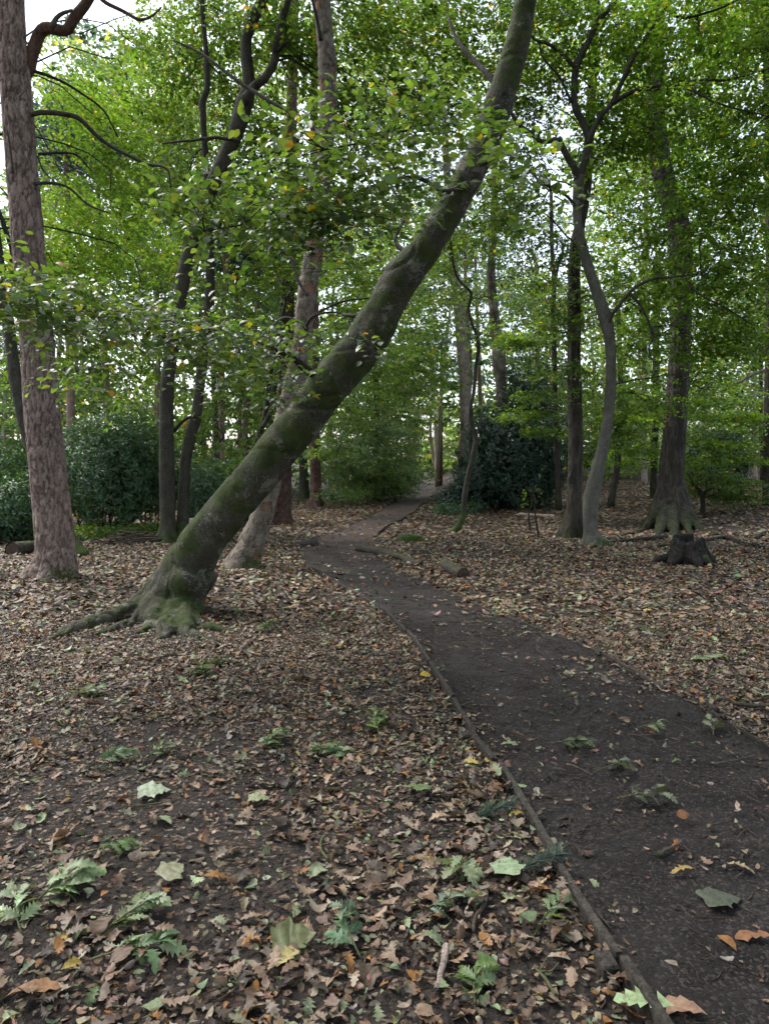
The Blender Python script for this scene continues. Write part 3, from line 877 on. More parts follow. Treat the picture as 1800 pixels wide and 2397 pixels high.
tw.build('twigs', M['dark'], LEAN, kind='stuff')

# ---- tall pine on the left -----------------------------------------------------------
T, y0 = new_tree('pine_tree', 'tall pink-brown pine with plated bark at the frame edge', 'tree', 125, 1352)
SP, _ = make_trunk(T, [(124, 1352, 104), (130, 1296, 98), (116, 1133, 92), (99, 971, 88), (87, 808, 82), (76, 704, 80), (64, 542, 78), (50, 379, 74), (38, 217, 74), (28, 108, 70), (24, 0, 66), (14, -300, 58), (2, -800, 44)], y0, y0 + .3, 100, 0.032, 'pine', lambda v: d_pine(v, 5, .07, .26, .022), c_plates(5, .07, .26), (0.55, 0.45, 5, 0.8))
for pts, a, b, m in (
    ([(40, 190, 44), (62, 158, 38), (82, 105, 32), (104, 62, 30), (150, 68, 27), (180, 36, 27), (208, 0, 24), (228, -60, 20), (240, -150, 14)], y0 + .28, y0 + .1, 'redpine'),
    ([(222, -20, 12), (250, 5, 10), (292, 27, 9), (325, 45, 8), (352, 38, 6), (378, 14, 4)], y0 + .1, y0, 'redpine'),
    ([(120, 62, 16), (128, 44, 12), (146, 30, 10), (170, 22, 7)], y0 + .15, y0 + .1, 'greybeech'),
    ([(70, 268, 13), (100, 262, 13), (150, 265, 13), (190, 280, 12), (240, 328, 10), (330, 378, 8), (390, 395, 5), (400, 440, 3)], y0, y0 + .5, 'beech'),
    ([(78, 165, 9), (120, 178, 8), (180, 210, 6), (240, 255, 5), (276, 320, 3)], y0, y0 + .6, 'dark'),
    ([(80, 430, 9), (120, 428, 8), (160, 440, 6), (210, 480, 5), (262, 500, 3)], y0, y0 + .4, 'beech'),
    ([(88, 360, 8), (130, 356, 7), (180, 362, 5), (216, 400, 3)], y0, y0 + .4, 'dark'),
    ([(30, 405, 6), (22, 330, 5), (16, 300, 3)], y0 - .35, y0 - .42, 'beech')):
    branch(T, pts, a, b, m)

# ---- beech behind the pine
T, y0 = new_tree('beech_tree', 'dark beech half hidden behind the plated pine', 'tree', 168, 1298)
SPB, _ = make_trunk(T, [(165, 1298, 56), (135, 1210, 40), (100, 1110, 34), (62, 1010, 32), (41, 916, 31), (28, 825, 32), (8, 680, 31), (-10, 560, 28), (-30, 380, 24), (-40, 150, 18)], y0, y0 + 1, 20, 0.1, 'beech', lambda v: d_beech(v, 2), None, (0.7, 0.9, 4, 2))
branch(T, [(20, 690, 14), (30, 630, 14), (22, 560, 13), (0, 500, 12), (-20, 450, 10)], y0 + .6, y0 + .8, 'dark')
crown(T, SPB, [(250, 330, 17, 150, 90, 2, 34), (170, 470, 18, 130, 90, 2, 28), (300, 560, 19, 150, 100, 2, 40), (200, 690, 18, 140, 80, 1.8, 28), (60, 600, 17, 90, 120, 1.6, 18), (360, 720, 19, 90, 80, 1.5, 16), (240, 850, 17.5, 150, 50, 1.3, 22), (60, 870, 15, 80, 50, 1, 12), (310, 230, 19, 130, 60, 1.6, 20), (345, 120, 17, 80, 70, 1.2, 9), (420, 30, 17, 60, 60, 1.2, 8), (150, 260, 18, 90, 60, 1.4, 12), (180, 590, 20, 170, 60, 1.6, 24)], 'bright', 0.085, 30)

# ---- double-stemmed beech
T, y0 = new_tree('beech_tree', 'twin-stemmed grey beech in front of the rhododendrons', 'tree', 405, 1272)
A1, _ = make_trunk(T, [(391, 1268, 44), (393, 1223, 39), (390, 1079, 38), (390, 934, 35), (396, 862, 33), (418, 717, 33), (430, 645, 34), (448, 572, 33), (490, 450, 35), (545, 325, 37), (572, 240, 40), (582, 192, 30), (576, 100, 27), (592, 45, 27), (614, 0, 27), (640, -80, 24), (650, -300, 18)], y0, y0 - .8, 30, 0.05, 'beech', lambda v: d_beech(v, 8), None, (0.5, 0.75, 5, 1))
A2, _ = make_trunk(T, [(428, 1256, 34), (429, 1187, 29), (435, 1079, 28), (449, 1006, 30), (460, 970, 26), (472, 862, 25), (486, 770, 25), (492, 680, 24), (491, 608, 22), (488, 480, 18), (478, 330, 15), (476, 275, 16), (474, 238, 18), (485, 200, 14), (482, 120, 13), (474, 20, 12), (468, -120, 10)], y0 + .15, y0 - .2, 24, 0.05, 'beech', lambda v: d_beech(v, 18), None, (0.4, 0.6, 4, 2), below=0.3)
A3 = branch(T, [(575, 235, 26), (602, 195, 21), (635, 159, 19), (648, 93, 18), (668, 20, 16), (690, -60, 13)], y0 - .75, y0 - .9, 'beech', 14)
branch(T, [(405, 1010, 10), (412, 1003, 9), (427, 987, 8), (444, 978, 8), (458, 976, 7)], y0, y0 - .1, 'dark')
branch(T, [(650, 120, 10), (668, 100, 8), (684, 92, 5)], y0 - .9, y0 - 1, 'dark')
branch(T, [(560, 330, 9), (500, 322, 8), (440, 328, 6), (380, 335, 4)], y0 - .8, y0 - 1.4, 'beech')
branch(T, [(405, 92, 4), (480, 130, 7), (560, 190, 8), (640, 240, 9), (690, 270, 8)][::-1], y0 - 2, y0 - 2.2, 'greybeech')
spine2 = np.vstack([A1[len(A1) // 3:], A2[len(A2) // 2:], A3])
crown(T, spine2, [(450, 90, 15.7, 90, 110, 1.4, 22), (560, 60, 15.2, 110, 100, 1.4, 26), (700, 120, 14.7, 110, 130, 1.6, 34), (860, 90, 14.7, 120, 120, 1.6, 36), (1000, 130, 15.2, 110, 130, 1.6, 34), (1090, 40, 15.2, 90, 90, 1.5, 18), (430, 420, 16.2, 90, 110, 1.4, 22), (620, 380, 15.7, 110, 100, 1.4, 24), (850, 260, 15.2, 110, 90, 1.4, 22), (560, 260, 16.7, 90, 90, 1.2, 16), (700, 640, 16.7, 80, 70, 1.2, 10), (960, 260, 15.7, 80, 70, 1.2, 14), (380, 280, 17.2, 70, 70, 1.2, 12)], 'beech', 0.085, 30)

# ---- slim stem beside the twin beech
T, y0 = new_tree('young_beech_tree', 'slim dark stem just right of the twin-stemmed beech', 'tree', 512, 1195)
S3, _ = make_trunk(T, [(512, 1195, 24), (508, 1115, 19), (503, 970, 15), (501, 898, 14), (497, 800, 12), (495, 700, 10), (498, 560, 8)], y0, y0, 14, 0.1, 'beech', lambda v: d_beech(v, 28))
for (x, y_) in ((503, 930), (505, 1040)): branch(T, [(x, y_, 7), (x + 12, y_ - 10, 5), (x + 20, y_ - 22, 3)], y0, y0, 'dark', 6)
crown(T, S3, [(520, 940, 15.5, 70, 60, 1, 8), (470, 1040, 15.2, 50, 40, .8, 5), (560, 760, 15.5, 80, 80, 1, 12), (580, 1050, 16, 60, 50, 1, 8), (460, 660, 15.5, 70, 60, 1, 8)], 'bright', 0.09, 26)

# ---- flaking pine behind the leaning trunk
T, y0 = new_tree('flaking_pine_tree', 'tan trunk with flaking bark plates crossing behind the leaning beech', 'tree', 572, 1325)
def flake_cells(v):
    w_ = v + 0.03 * np.stack([fbm(v * 11, 41), fbm(v * 11, 42), fbm(v * 11, 43)], 1)
    return voronoi(w_ / np.array([.13, .13, .17]), 44)
def d_flaky(v):
    f1, f2, c = flake_cells(v)
    e = sstep(0.0, 0.10, f2 - f1)
    return 0.034 * (c - 0.5) + 0.012 * (e - 0.5) + 0.006 * fbm(v * 6, 45)
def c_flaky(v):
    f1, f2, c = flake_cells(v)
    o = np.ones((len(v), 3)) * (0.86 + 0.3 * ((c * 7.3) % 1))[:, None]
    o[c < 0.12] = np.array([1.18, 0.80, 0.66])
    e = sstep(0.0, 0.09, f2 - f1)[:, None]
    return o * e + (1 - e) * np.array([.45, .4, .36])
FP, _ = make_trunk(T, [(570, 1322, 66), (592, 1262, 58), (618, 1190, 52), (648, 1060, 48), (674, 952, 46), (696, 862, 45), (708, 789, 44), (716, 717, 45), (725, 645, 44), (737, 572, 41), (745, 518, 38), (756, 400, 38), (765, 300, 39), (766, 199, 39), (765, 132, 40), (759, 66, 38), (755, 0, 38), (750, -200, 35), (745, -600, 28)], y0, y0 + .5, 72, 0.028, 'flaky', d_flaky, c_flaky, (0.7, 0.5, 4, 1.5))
for pts, a, b, m in (
    ([(745, 575, 12), (770, 555, 9), (800, 540, 8), (830, 528, 6), (880, 528, 4), (930, 522, 3)], y0, y0 - .5, 'greybeech'),
    ([(722, 690, 10), (690, 640, 8), (680, 600, 8), (640, 575, 6), (600, 565, 5), (570, 575, 4)], y0, y0 - .6, 'greybeech'),
    ([(715, 780, 10), (716, 765, 9), (735, 738, 7), (780, 730, 5), (820, 738, 4)], y0 - .3, y0 - .6, 'dark'),
    ([(716, 765, 8), (690, 748, 6), (665, 742, 5), (640, 760, 4), (610, 790, 3)], y0 - .3, y0 - .6, 'greybeech'),
    ([(735, 735, 6), (800, 705, 5), (850, 700, 4), (900, 690, 3)], y0 - .3, y0, 'dark'),
    ([(752, 95, 10), (742, 40, 8), (735, 10, 7), (728, -20, 5)], y0 - .3, y0 - .4, 'dark')):
    branch(T, pts, a, b, m, 8)
crown(T, FP, [(820, -120, 12.5, 130, 110, 1.5, 14), (620, -140, 12.5, 130, 110, 1.5, 14)], 'dull', 0.085, 26)

# ---- slender forked stem in front of the red pine
T, y0 = new_tree('slender_tree', 'slender forked greenish stem in front of the dark red pine trunk', 'tree', 578, 1222)
q1, _ = make_trunk(T, [(578, 1222, 20), (590, 1110, 17), (602, 1035, 16), (622, 965, 14), (632, 880, 12), (650, 790, 11), (668, 715, 12), (688, 650, 13), (697, 570, 12), (702, 450, 9)], y0, y0 - 1.0, 14, 0.1, 'beech', lambda v: d_beech(v, 31, .008))
branch(T, [(614, 1000, 12), (634, 960, 11), (643, 916, 11), (652, 830, 9), (655, 760, 7), (665, 650, 5)], y0 - .4, y0 - .6, 'beech', 9)
crown(T, q1, [(640, 620, 15, 80, 90, 1, 14), (570, 880, 15.5, 80, 60, 1, 10), (600, 500, 14.5, 80, 70, 1, 10), (840, 620, 16, 90, 80, 1.2, 16), (900, 520, 16, 80, 70, 1.2, 12)], 'bright', 0.085, 28)

# ---- red pines beyond the leaning trunk
def dpine_small(s): return lambda v: d_pine(v, s, .09, .2, .018)
T, y0 = new_tree('pine_tree', 'dark red pine trunk seen just under the leaning beech', 'tree', 659, 1226)
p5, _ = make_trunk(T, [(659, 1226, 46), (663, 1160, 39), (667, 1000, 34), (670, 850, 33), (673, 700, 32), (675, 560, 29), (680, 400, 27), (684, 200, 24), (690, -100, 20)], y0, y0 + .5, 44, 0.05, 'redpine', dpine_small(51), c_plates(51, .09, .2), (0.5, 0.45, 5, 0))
for x, y_, dx in ((668, 610, -40), (676, 520, 60), (670, 700, 44)): branch(T, [(x, y_, 9), (x + dx * .5, y_ - 30, 6), (x + dx, y_ - 38, 3)], y0, y0 - .5, 'redpine', 7)
T, y0 = new_tree('pine_tree', 'short visible red pine trunk standing alone left of the path bend', 'tree', 741, 1186)
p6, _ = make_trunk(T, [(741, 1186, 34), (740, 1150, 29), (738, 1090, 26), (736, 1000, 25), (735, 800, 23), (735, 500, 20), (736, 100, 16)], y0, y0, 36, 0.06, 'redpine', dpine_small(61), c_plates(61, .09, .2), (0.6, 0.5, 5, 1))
T, y0 = new_tree('beech_tree', 'greenish trunk behind the pine left of the path bend', 'tree', 712, 1166)
p6b, _ = make_trunk(T, [(712, 1166, 27), (710, 1090, 21), (706, 950, 19), (704, 800, 17), (704, 500, 14)], y0, y0, 14, 0.15, 'beech', lambda v: d_beech(v, 71), None, (0.6, 0.4, 4, 0))
crown(T, p6b, [(830, 800, 22, 110, 90, 2, 34), (940, 860, 24, 110, 90, 2, 34), (820, 960, 23, 100, 70, 1.6, 26), (960, 760, 25, 90, 90, 2, 26), (760, 650, 21, 90, 80, 2, 24), (880, 680, 22, 100, 80, 2, 28), (960, 600, 24, 80, 80, 2, 18), (720, 880, 22, 70, 90, 1.5, 16), (790, 1060, 23, 60, 30, 1, 8)], 'bright', 0.095, 30, 1.15, 0.75, tpl=DIA)

# ---- foliage wall left of the path
T, y0 = new_tree('beech_tree', 'low-branched beech whose foliage hangs over the far path', 'tree', 880, 1172, 33)
tr, _ = make_trunk(T, [(880, 1172, 16), (884, 1050, 14), (880, 900, 12), (876, 700, 8)], y0, y0, 10, 0.3, 'beech')
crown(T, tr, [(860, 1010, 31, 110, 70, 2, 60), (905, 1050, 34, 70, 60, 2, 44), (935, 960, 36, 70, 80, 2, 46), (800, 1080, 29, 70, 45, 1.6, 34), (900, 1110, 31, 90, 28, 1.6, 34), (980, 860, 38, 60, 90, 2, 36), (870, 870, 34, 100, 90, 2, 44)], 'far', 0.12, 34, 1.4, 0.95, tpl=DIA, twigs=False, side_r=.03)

# ---- pale pines, birch, sapling right of the path
T, y0 = new_tree('pine_tree', 'tall pale pine rising behind the thin curving sapling', 'tree', 1090, 1120, 36)
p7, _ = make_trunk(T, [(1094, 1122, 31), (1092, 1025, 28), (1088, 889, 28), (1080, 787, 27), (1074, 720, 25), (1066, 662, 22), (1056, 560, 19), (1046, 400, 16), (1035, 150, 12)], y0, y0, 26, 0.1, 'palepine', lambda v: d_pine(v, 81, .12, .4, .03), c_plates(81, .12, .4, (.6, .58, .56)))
crown(T, p7, [(1060, 560, 36, 60, 60, 2, 16), (1040, 420, 36, 80, 80, 2, 18), (1010, 640, 36, 60, 40, 2, 8)], 'pine', 0.3, 26, 1.2, 1.0, NEEDLE, 'needle', tilt=0.7, layer=0, ntilt=1.0)
T, y0 = new_tree('pine_tree', 'narrow pinkish pine close behind the tall pale pine', 'tree', 1100, 1118, 42)
p7b, _ = make_trunk(T, [(1076, 1118, 14), (1079, 1050, 13), (1100, 889, 12), (1094, 760, 11), (1090, 680, 9), (1086, 500, 8)], y0, y0, 12, 0.2, 'pinkpine')
T, y0 = new_tree('birch_tree', 'knobbly pale birch trunk standing out of the holly', 'tree', 1172, 1180, 25.5)
def c_birch(v):
    k = 0.75 + 0.6 * sstep(-0.2, 0.4, fbm(v * np.array([5, 5, 2.0]), 93))
    return np.repeat(k[:, None], 3, 1)
p8, _ = make_trunk(T, [(1172, 1185, 25), (1172, 1075, 25), (1175, 974, 26), (1173, 906, 27), (1168, 838, 31), (1161, 770, 25), (1153, 702, 23), (1149, 651, 24), (1151, 600, 19), (1156, 480, 15), (1160, 300, 11)], y0, y0, 30, 0.06, 'birch', lambda v: 0.04 * fbm(v * np.array([4, 4, 2.5]), 91) + 0.015 * fbm(v * 14, 92), c_birch)
crown(T, p8, [(1150, 560, 24, 90, 60, 1.5, 24), (1060, 560, 24, 80, 60, 1.5, 18), (1210, 650, 25, 40, 40, 1, 5), (1110, 700, 25, 30, 60, 1, 6), (1170, 450, 24, 80, 70, 1.5, 18)], 'beech', 0.09, 26, 0.9, 0.6, tpl=DIA)
T, y0 = new_tree('sapling', 'thin sinuous sapling stem beside the log', 'tree', 1066, 1245)
p9, _ = make_trunk(T, [(1064, 1246, 18), (1083, 1211, 15), (1088, 1160, 14), (1097, 1110, 13), (1105, 1076, 12), (1114, 1025, 12), (1103, 991, 11), (1102, 950, 10), (1109, 916, 9), (1114, 855, 9), (1120, 811, 9), (1114, 781, 8), (1103, 753, 8), (1097, 720, 7), (1103, 686, 7), (1083, 665, 6), (1066, 638, 6), (1056, 580, 5), (1050, 500, 3)], y0, y0, 12, 0.05, 'beech', lambda v: d_beech(v, 95, .005), None, (0.25, 0.5, 3, 0), below=.06)
crown(T, p9, [(1085, 800, y0, 40, 30, .3, 2), (1080, 690, y0, 40, 30, .4, 3), (1055, 590, y0, 50, 50, .5, 5), (1130, 760, y0, 30, 30, .3, 2)], 'beech', 0.085, 16, 0.6, 0.4, side_r=.006)

# ---- slim dark tree at the holly's right edge
T, y0 = new_tree('slim_tree', 'slim straight dark stem at the right edge of the holly', 'tree', 1308, 1195)
p10, _ = make_trunk(T, [(1308, 1198, 18), (1304, 1090, 14), (1300, 990, 13), (1298, 850, 13), (1295, 720, 13), (1297, 652, 12), (1292, 584, 10), (1290, 450, 8)], y0, y0, 14, 0.12, 'oak', lambda v: d_beech(v, 97))
branch(T, [(1296, 660, 8), (1310, 610, 7), (1320, 570, 5)], y0, y0, 'beech', 7)
crown(T, p10, [(1255, 820, 20, 70, 22, 1.2, 14), (1215, 790, 20.5, 60, 18, 1, 9), (1240, 955, 20, 75, 20, 1.2, 12), (1275, 900, 20, 60, 30, 1.2, 9), (1260, 1040, 20, 60, 18, 1, 6), (1240, 700, 22, 50, 60, 1.5, 8)], 'bright', 0.09, 34, 1.1, 0.7, tpl=DIA, layer=0.5)

# ---- the straight tree behind the sinuous beech
T, y0 = new_tree('oak_tree', 'straight rough trunk directly behind the sinuous grey beech', 'tree', 1338, 1258)
p11, _ = make_trunk(T, [(1337, 1256, 40), (1343, 1200, 38), (1346, 1120, 36), (1347, 1020, 36), (1344, 876, 33), (1344, 731, 31), (1347, 586, 27), (1370, 460, 24), (1380, 300, 22), (1390, 108, 20), (1395, 0, 19), (1402, -250, 15)], y0, y0 + .4, 44, 0.04, 'oak', lambda v: d_oak(v, 101, .016), c_oak(101), (0.8, 1.0, 4, 2.2))
crown(T, p11, [(1220, 120, 15, 100, 110, 1.6, 26), (1270, 250, 15, 80, 70, 1.4, 16), (1200, 500, 15, 80, 60, 1.4, 14), (1300, 620, 15.2, 70, 60, 1.2, 12), (1320, 760, 15, 60, 60, 1.2, 10), (1330, 900, 15, 50, 40, 1, 6), (1180, 400, 15.5, 70, 60, 1.4, 12), (1420, 700, 16, 80, 80, 1.4, 14)], 'beech', 0.085, 30)

# ---- sinuous grey beech
T, y0 = new_tree('beech_tree', 'sinuous smooth grey beech forking high on the right', 'tree', 1385, 1275)
p12, _ = make_trunk(T, [(1388, 1272, 48), (1382, 1237, 36), (1382, 1200, 37), (1385, 1165, 38), (1400, 1093, 32), (1417, 1020, 28), (1426, 948, 27), (1430, 876, 26), (1428, 803, 26), (1418, 749, 31), (1401, 695, 28), (1382, 640, 26), (1366, 586, 25), (1354, 530, 22), (1350, 466, 20), (1356, 410, 26)], y0, y0 - .4, 40, 0.035, 'greybeech', lambda v: d_beech(v, 111, .014), None, (0.34, 0.7, 4, 0.4))
p12b, _ = make_trunk(T, [(1354, 425, 20), (1366, 385, 18), (1377, 325, 18), (1362, 282, 17), (1345, 244, 16), (1347, 163, 17), (1371, 108, 15), (1404, 43, 15), (1436, 5, 14), (1470, -60, 12), (1500, -200, 9)], y0 - .4, y0 - .6, 18, 0.05, 'beech', lambda v: d_beech(v, 112, .006), name='limb', below=0)
bs = [p12, p12b]
for pts, a, b in (
    ([(1354, 425, 20), (1344, 396, 18), (1328, 368, 16), (1306, 330, 14), (1268, 328, 11), (1230, 303, 10), (1203, 276, 9), (1190, 240, 6)], y0 - .4, y0 - 1),
    ([(1375, 335, 16), (1398, 282, 14), (1434, 238, 13), (1469, 157, 11), (1507, 92, 10), (1550, 27, 9), (1600, -60, 7)], y0 - .45, y0 - 1.5),
    ([(1430, 243, 12), (1485, 211, 11), (1539, 198, 10), (1561, 206, 9), (1621, 190, 8), (1713, 184, 6), (1756, 173, 4), (1830, 150, 3)], y0 - .7, y0 - 2.5),
    ([(1500, 208, 6), (1600, 205, 6), (1640, 220, 6), (1680, 240, 5), (1800, 272, 4)], y0 - 1, y0 - 2.5),
    ([(1345, 156, 11), (1312, 119, 9), (1279, 100, 8), (1258, 95, 7), (1220, 60, 4)], y0 - .5, y0 - .9),
    ([(1340, 240, 7), (1310, 180, 6), (1270, 130, 5), (1262, 100, 4)], y0 - .5, y0 - .9),
    ([(1345, 480, 9), (1330, 462, 7), (1301, 442, 6), (1274, 433, 5), (1241, 431, 4)], y0 - .4, y0 - .9),
    ([(1424, 755, 12), (1432, 740, 11), (1445, 720, 10), (1474, 684, 9), (1503, 662, 8), (1539, 650, 7), (1570, 648, 5), (1640, 640, 3)], y0 - .3, y0 - 1.2),
    ([(1476, 690, 6), (1500, 716, 6), (1520, 760, 6), (1528, 790, 5), (1518, 815, 4), (1530, 850, 3)], y0 - .6, y0 - 1),
    ([(1610, 660, 6), (1640, 690, 5), (1690, 715, 5), (1760, 760, 3)], y0 - 1.5, y0 - 2),
    ([(1560, 20, 8), (1600, 40, 7), (1680, 20, 5), (1760, -20, 4)], y0 - 1.5, y0 - 2)):
    bs.append(branch(T, pts, a, b, 'beech' if a > y0 - .55 else 'dark', 10))
crown(T, np.vstack(bs), [(1290, 40, 15.1, 110, 90, 1.6, 26), (1460, 110, 14.6, 130, 120, 1.8, 44), (1640, 80, 13.6, 140, 130, 1.8, 46), (1780, 120, 13.1, 90, 130, 1.6, 26), (1600, 290, 13.6, 160, 90, 1.6, 14), (1740, 380, 13.1, 110, 140, 1.6, 38), (1460, 330, 14.6, 100, 90, 1.4, 24), (1480, 520, 15, 110, 90, 1.4, 8), (1640, 500, 13.6, 140, 90, 1.6, 13), (1560, 650, 14.6, 120, 70, 1.4, 10), (1700, 640, 13.6, 120, 90, 1.4, 34), (1620, 790, 14.6, 110, 80, 1.3, 10), (1500, 820, 15.2, 90, 90, 1.2, 8), (1740, 800, 14.1, 90, 60, 1.2, 16), (1540, 950, 15.4, 70, 50, 1, 4), (1640, 910, 15.1, 80, 50, 1, 4), (1500, 730, 15.6, 70, 70, 1.2, 4)], 'bright', 0.088, 31, side_r=.014)

# ---- big oak
T, y0 = new_tree('oak_tree', 'stout oak with mossy buttress roots behind the rotten stump', 'tree', 1568, 1228)
op, orr = px_line([(1568, 1250, 74), (1570, 1201, 72), (1569, 1165, 67), (1572, 1093, 62), (1578, 1020, 58), (1585, 912, 53), (1593, 803, 51), (1594, 695, 50), (1594, 600, 53), (1590, 542, 56), (1572, 480, 51), (1551, 406, 51), (1540, 336, 51), (1532, 240, 46), (1535, 100, 41), (1540, -200, 34)], y0, y0 + .3)
OP, OR = smooth_line(op, orr, 0.1)
g = Geo(); g.add(*tube(OP, OR, 30)[:3])
for st, rn in (([(1562, 1110, 22, y0), (1538, 1190, 26, y0 - .2)], [(1508, 1240, 16), (1478, 1250, 10), (1440, 1256, 6)]),
               ([(1566, 1110, 22, y0 - .05), (1553, 1200, 26, y0 - .35)], [(1542, 1250, 17), (1524, 1266, 9)]),
               ([(1574, 1110, 22, y0 - .05), (1574, 1200, 26, y0 - .4)], [(1578, 1252, 16), (1574, 1270, 7)]),
               ([(1582, 1110, 22, y0), (1606, 1190, 26, y0 - .2)], [(1640, 1240, 16), (1672, 1250, 11), (1730, 1266, 6), (1790, 1276, 4)]),
               ([(1580, 1110, 22, y0 - .05), (1600, 1200, 22, y0 - .35)], [(1616, 1252, 12), (1632, 1266, 6)])):
    p_, r_ = mixed_root(st, rn, -.05); r_ = r_ * 1.2; g.add(*tube(p_, r_, 12)[:3])
v, q, nr = remeshed(g, 0.034, 3)
v = v + nr * d_oak(v, 121, 0.026)[:, None]
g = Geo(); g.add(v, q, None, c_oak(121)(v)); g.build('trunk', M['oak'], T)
crown(T, OP, [(1500, -160, 18, 170, 120, 2.5, 24), (1700, -140, 18, 170, 120, 2.5, 24), (1480, 380, 20.5, 90, 80, 1.6, 16), (1680, 420, 18, 100, 100, 1.6, 18), (1600, 290, 20.6, 160, 90, 1.6, 33), (1480, 520, 20.6, 110, 90, 1.4, 19), (1640, 500, 20.6, 140, 90, 1.6, 30), (1560, 650, 20.6, 120, 70, 1.4, 24), (1620, 790, 20.6, 110, 80, 1.3, 24), (1500, 820, 20.6, 90, 90, 1.2, 18), (1540, 950, 20.6, 70, 50, 1, 9), (1640, 910, 20.6, 80, 50, 1, 10), (1500, 730, 20.6, 70, 70, 1.2, 10)], 'bright', 0.095, 30, 1.1, 0.75, tpl=DIA, side_r=.03)

# ---- further trunks on the right
T, y0 = new_tree('leaning_tree', 'dark knotty trunk tilting right between the grey beech and the oak', 'tree', 1429, 1188)
p14, _ = make_trunk(T, [(1428, 1190, 21), (1436, 1140, 17), (1442, 1111, 16), (1449, 1038, 15), (1452, 960, 14), (1450, 800, 12), (1440, 600, 10)], y0, y0, 20, 0.06, 'oak', lambda v: 0.02 * fbm(v * 6, 131))
crown(T, p14, [(1470, 960, 19.5, 80, 50, 1.2, 16), (1440, 1010, 19.5, 60, 30, 1, 8), (1400, 900, 19.5, 60, 60, 1.2, 10), (1490, 1050, 20, 60, 40, 1.2, 10)], 'bright', 0.09, 30, 1.0, 0.7, tpl=DIA)
T, y0 = new_tree('beech_tree', 'mossy greenish trunk just left of the stout oak, farther back', 'tree', 1530, 1166)
p15, _ = make_trunk(T, [(1530, 1168, 22), (1530, 1120, 18), (1532, 1056, 18), (1535, 900, 17), (1538, 600, 14)], y0, y0, 16, 0.12, 'beech', lambda v: d_beech(v, 141))
crown(T, p15, [(1480, 1000, 24, 90, 50, 1.6, 22), (1690, 980, 23, 110, 60, 1.8, 36), (1680, 1060, 22.5, 100, 36, 1.4, 26), (1760, 1000, 24, 70, 60, 1.6, 18), (1470, 1080, 26, 60, 30, 1.4, 10), (1620, 940, 24, 90, 50, 1.6, 20)], 'bright', 0.095, 34, 1.2, 0.8, tpl=DIA, layer=.45, twigs=False)
T, y0 = new_tree('small_tree', 'small dark low-spreading tree with thin trunk right of the oak roots', 'tree', 1645, 1203)
p16, _ = make_trunk(T, [(1645, 1206, 15), (1645, 1180, 12), (1643, 1158, 12), (1636, 1146, 9), (1622, 1132, 6), (1612, 1110, 4)], y0, y0, 12, 0.04, 'dark', lambda v: 0.012 * fbm(v * 12, 151))
branch(T, [(1644, 1160, 10), (1655, 1150, 8), (1672, 1142, 6), (1690, 1150, 4)], y0, y0 - .1, 'dark', 8)
crown(T, p16, [(1690, 1135, y0, 90, 22, .9, 14), (1640, 1115, y0, 60, 22, .8, 8), (1730, 1158, y0, 50, 14, .6, 6), (1700, 1170, y0, 50, 12, .6, 5)], 'beech', 0.075, 40, 0.9, 0.6, layer=0.22, side_r=.008)

k = 0
FARR = [('far_tree', 'dark far trunk at the right frame edge beyond the stump', [(1786, 1122, 15), (1784, 1050, 13), (1780, 950, 12), (1784, 700, 9)], 34, 'oak'),
        ('far_tree', 'thin crooked far stem left of the dark trunk at the right edge', [(1746, 1120, 9), (1736, 1075, 8), (1732, 1040, 7), (1738, 900, 5)], 33, 'dark'),
        ('far_tree', 'grey far trunk between two dark stems near the right edge', [(1768, 1119, 13), (1764, 1060, 11), (1766, 980, 10), (1768, 800, 8)], 38, 'palepine'),
        ('far_tree', 'pale slanting trunk high up near the right frame edge', [(1800, 1110, 13), (1796, 800, 12), (1772, 634, 11), (1748, 580, 10), (1728, 540, 9), (1700, 470, 7)], 40, 'palepine'),
        ('far_tree', 'tall grey stem seen above the foliage left of the oak', [(1508, 1130, 16), (1508, 900, 15), (1510, 600, 14), (1512, 520, 12), (1514, 300, 9)], 34, 'palepine'),
        ('far_tree', 'bare pinkish pine stem with pale dead branches above the holly', [(1250, 1122, 13), (1256, 900, 12), (1260, 740, 11), (1257, 640, 11), (1250, 600, 9), (1238, 580, 6)], 42, 'pinkpine'),
        ('far_tree', 'dark trunk in the top right corner of the picture', [(1800, 1150, 34), (1806, 700, 30), (1800, 200, 26), (1792, 60, 24), (1780, -60, 22)], 22, 'oak')]
for nm, lb, pts, Yd, mt in FARR:
    T, y0 = new_tree(nm, lb, 'tree', pts[0][0], pts[0][1], Yd)
    sp, _ = make_trunk(T, pts, Yd, Yd, 12, 0.25, mt, lambda v: 0.02 * fbm(v * 4, 161))
    if 'dead branches' in lb:
        for p_ in ([(1256, 650, 6), (1240, 610, 5), (1232, 592, 3)], [(1258, 640, 6), (1272, 650, 5), (1290, 664, 4)], [(1256, 628, 4), (1225, 622, 3), (1210, 625, 2)]):
            branch(T, p_, Yd, Yd, 'palepine', 7)
    px, py = pts[-1][0], pts[-1][1]
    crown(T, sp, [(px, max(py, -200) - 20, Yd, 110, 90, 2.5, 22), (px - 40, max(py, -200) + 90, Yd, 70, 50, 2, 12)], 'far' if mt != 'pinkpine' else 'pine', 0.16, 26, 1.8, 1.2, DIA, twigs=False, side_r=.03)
T, y0 = new_tree('dead_tree', 'pale bare branching tree reaching in from the right edge', 'tree', 1850, 1130, 27)
make_trunk(T, [(1850, 1150, 22), (1840, 1000, 20), (1830, 900, 16), (1840, 700, 12)], 27, 27, 12, 0.2, 'palepine')
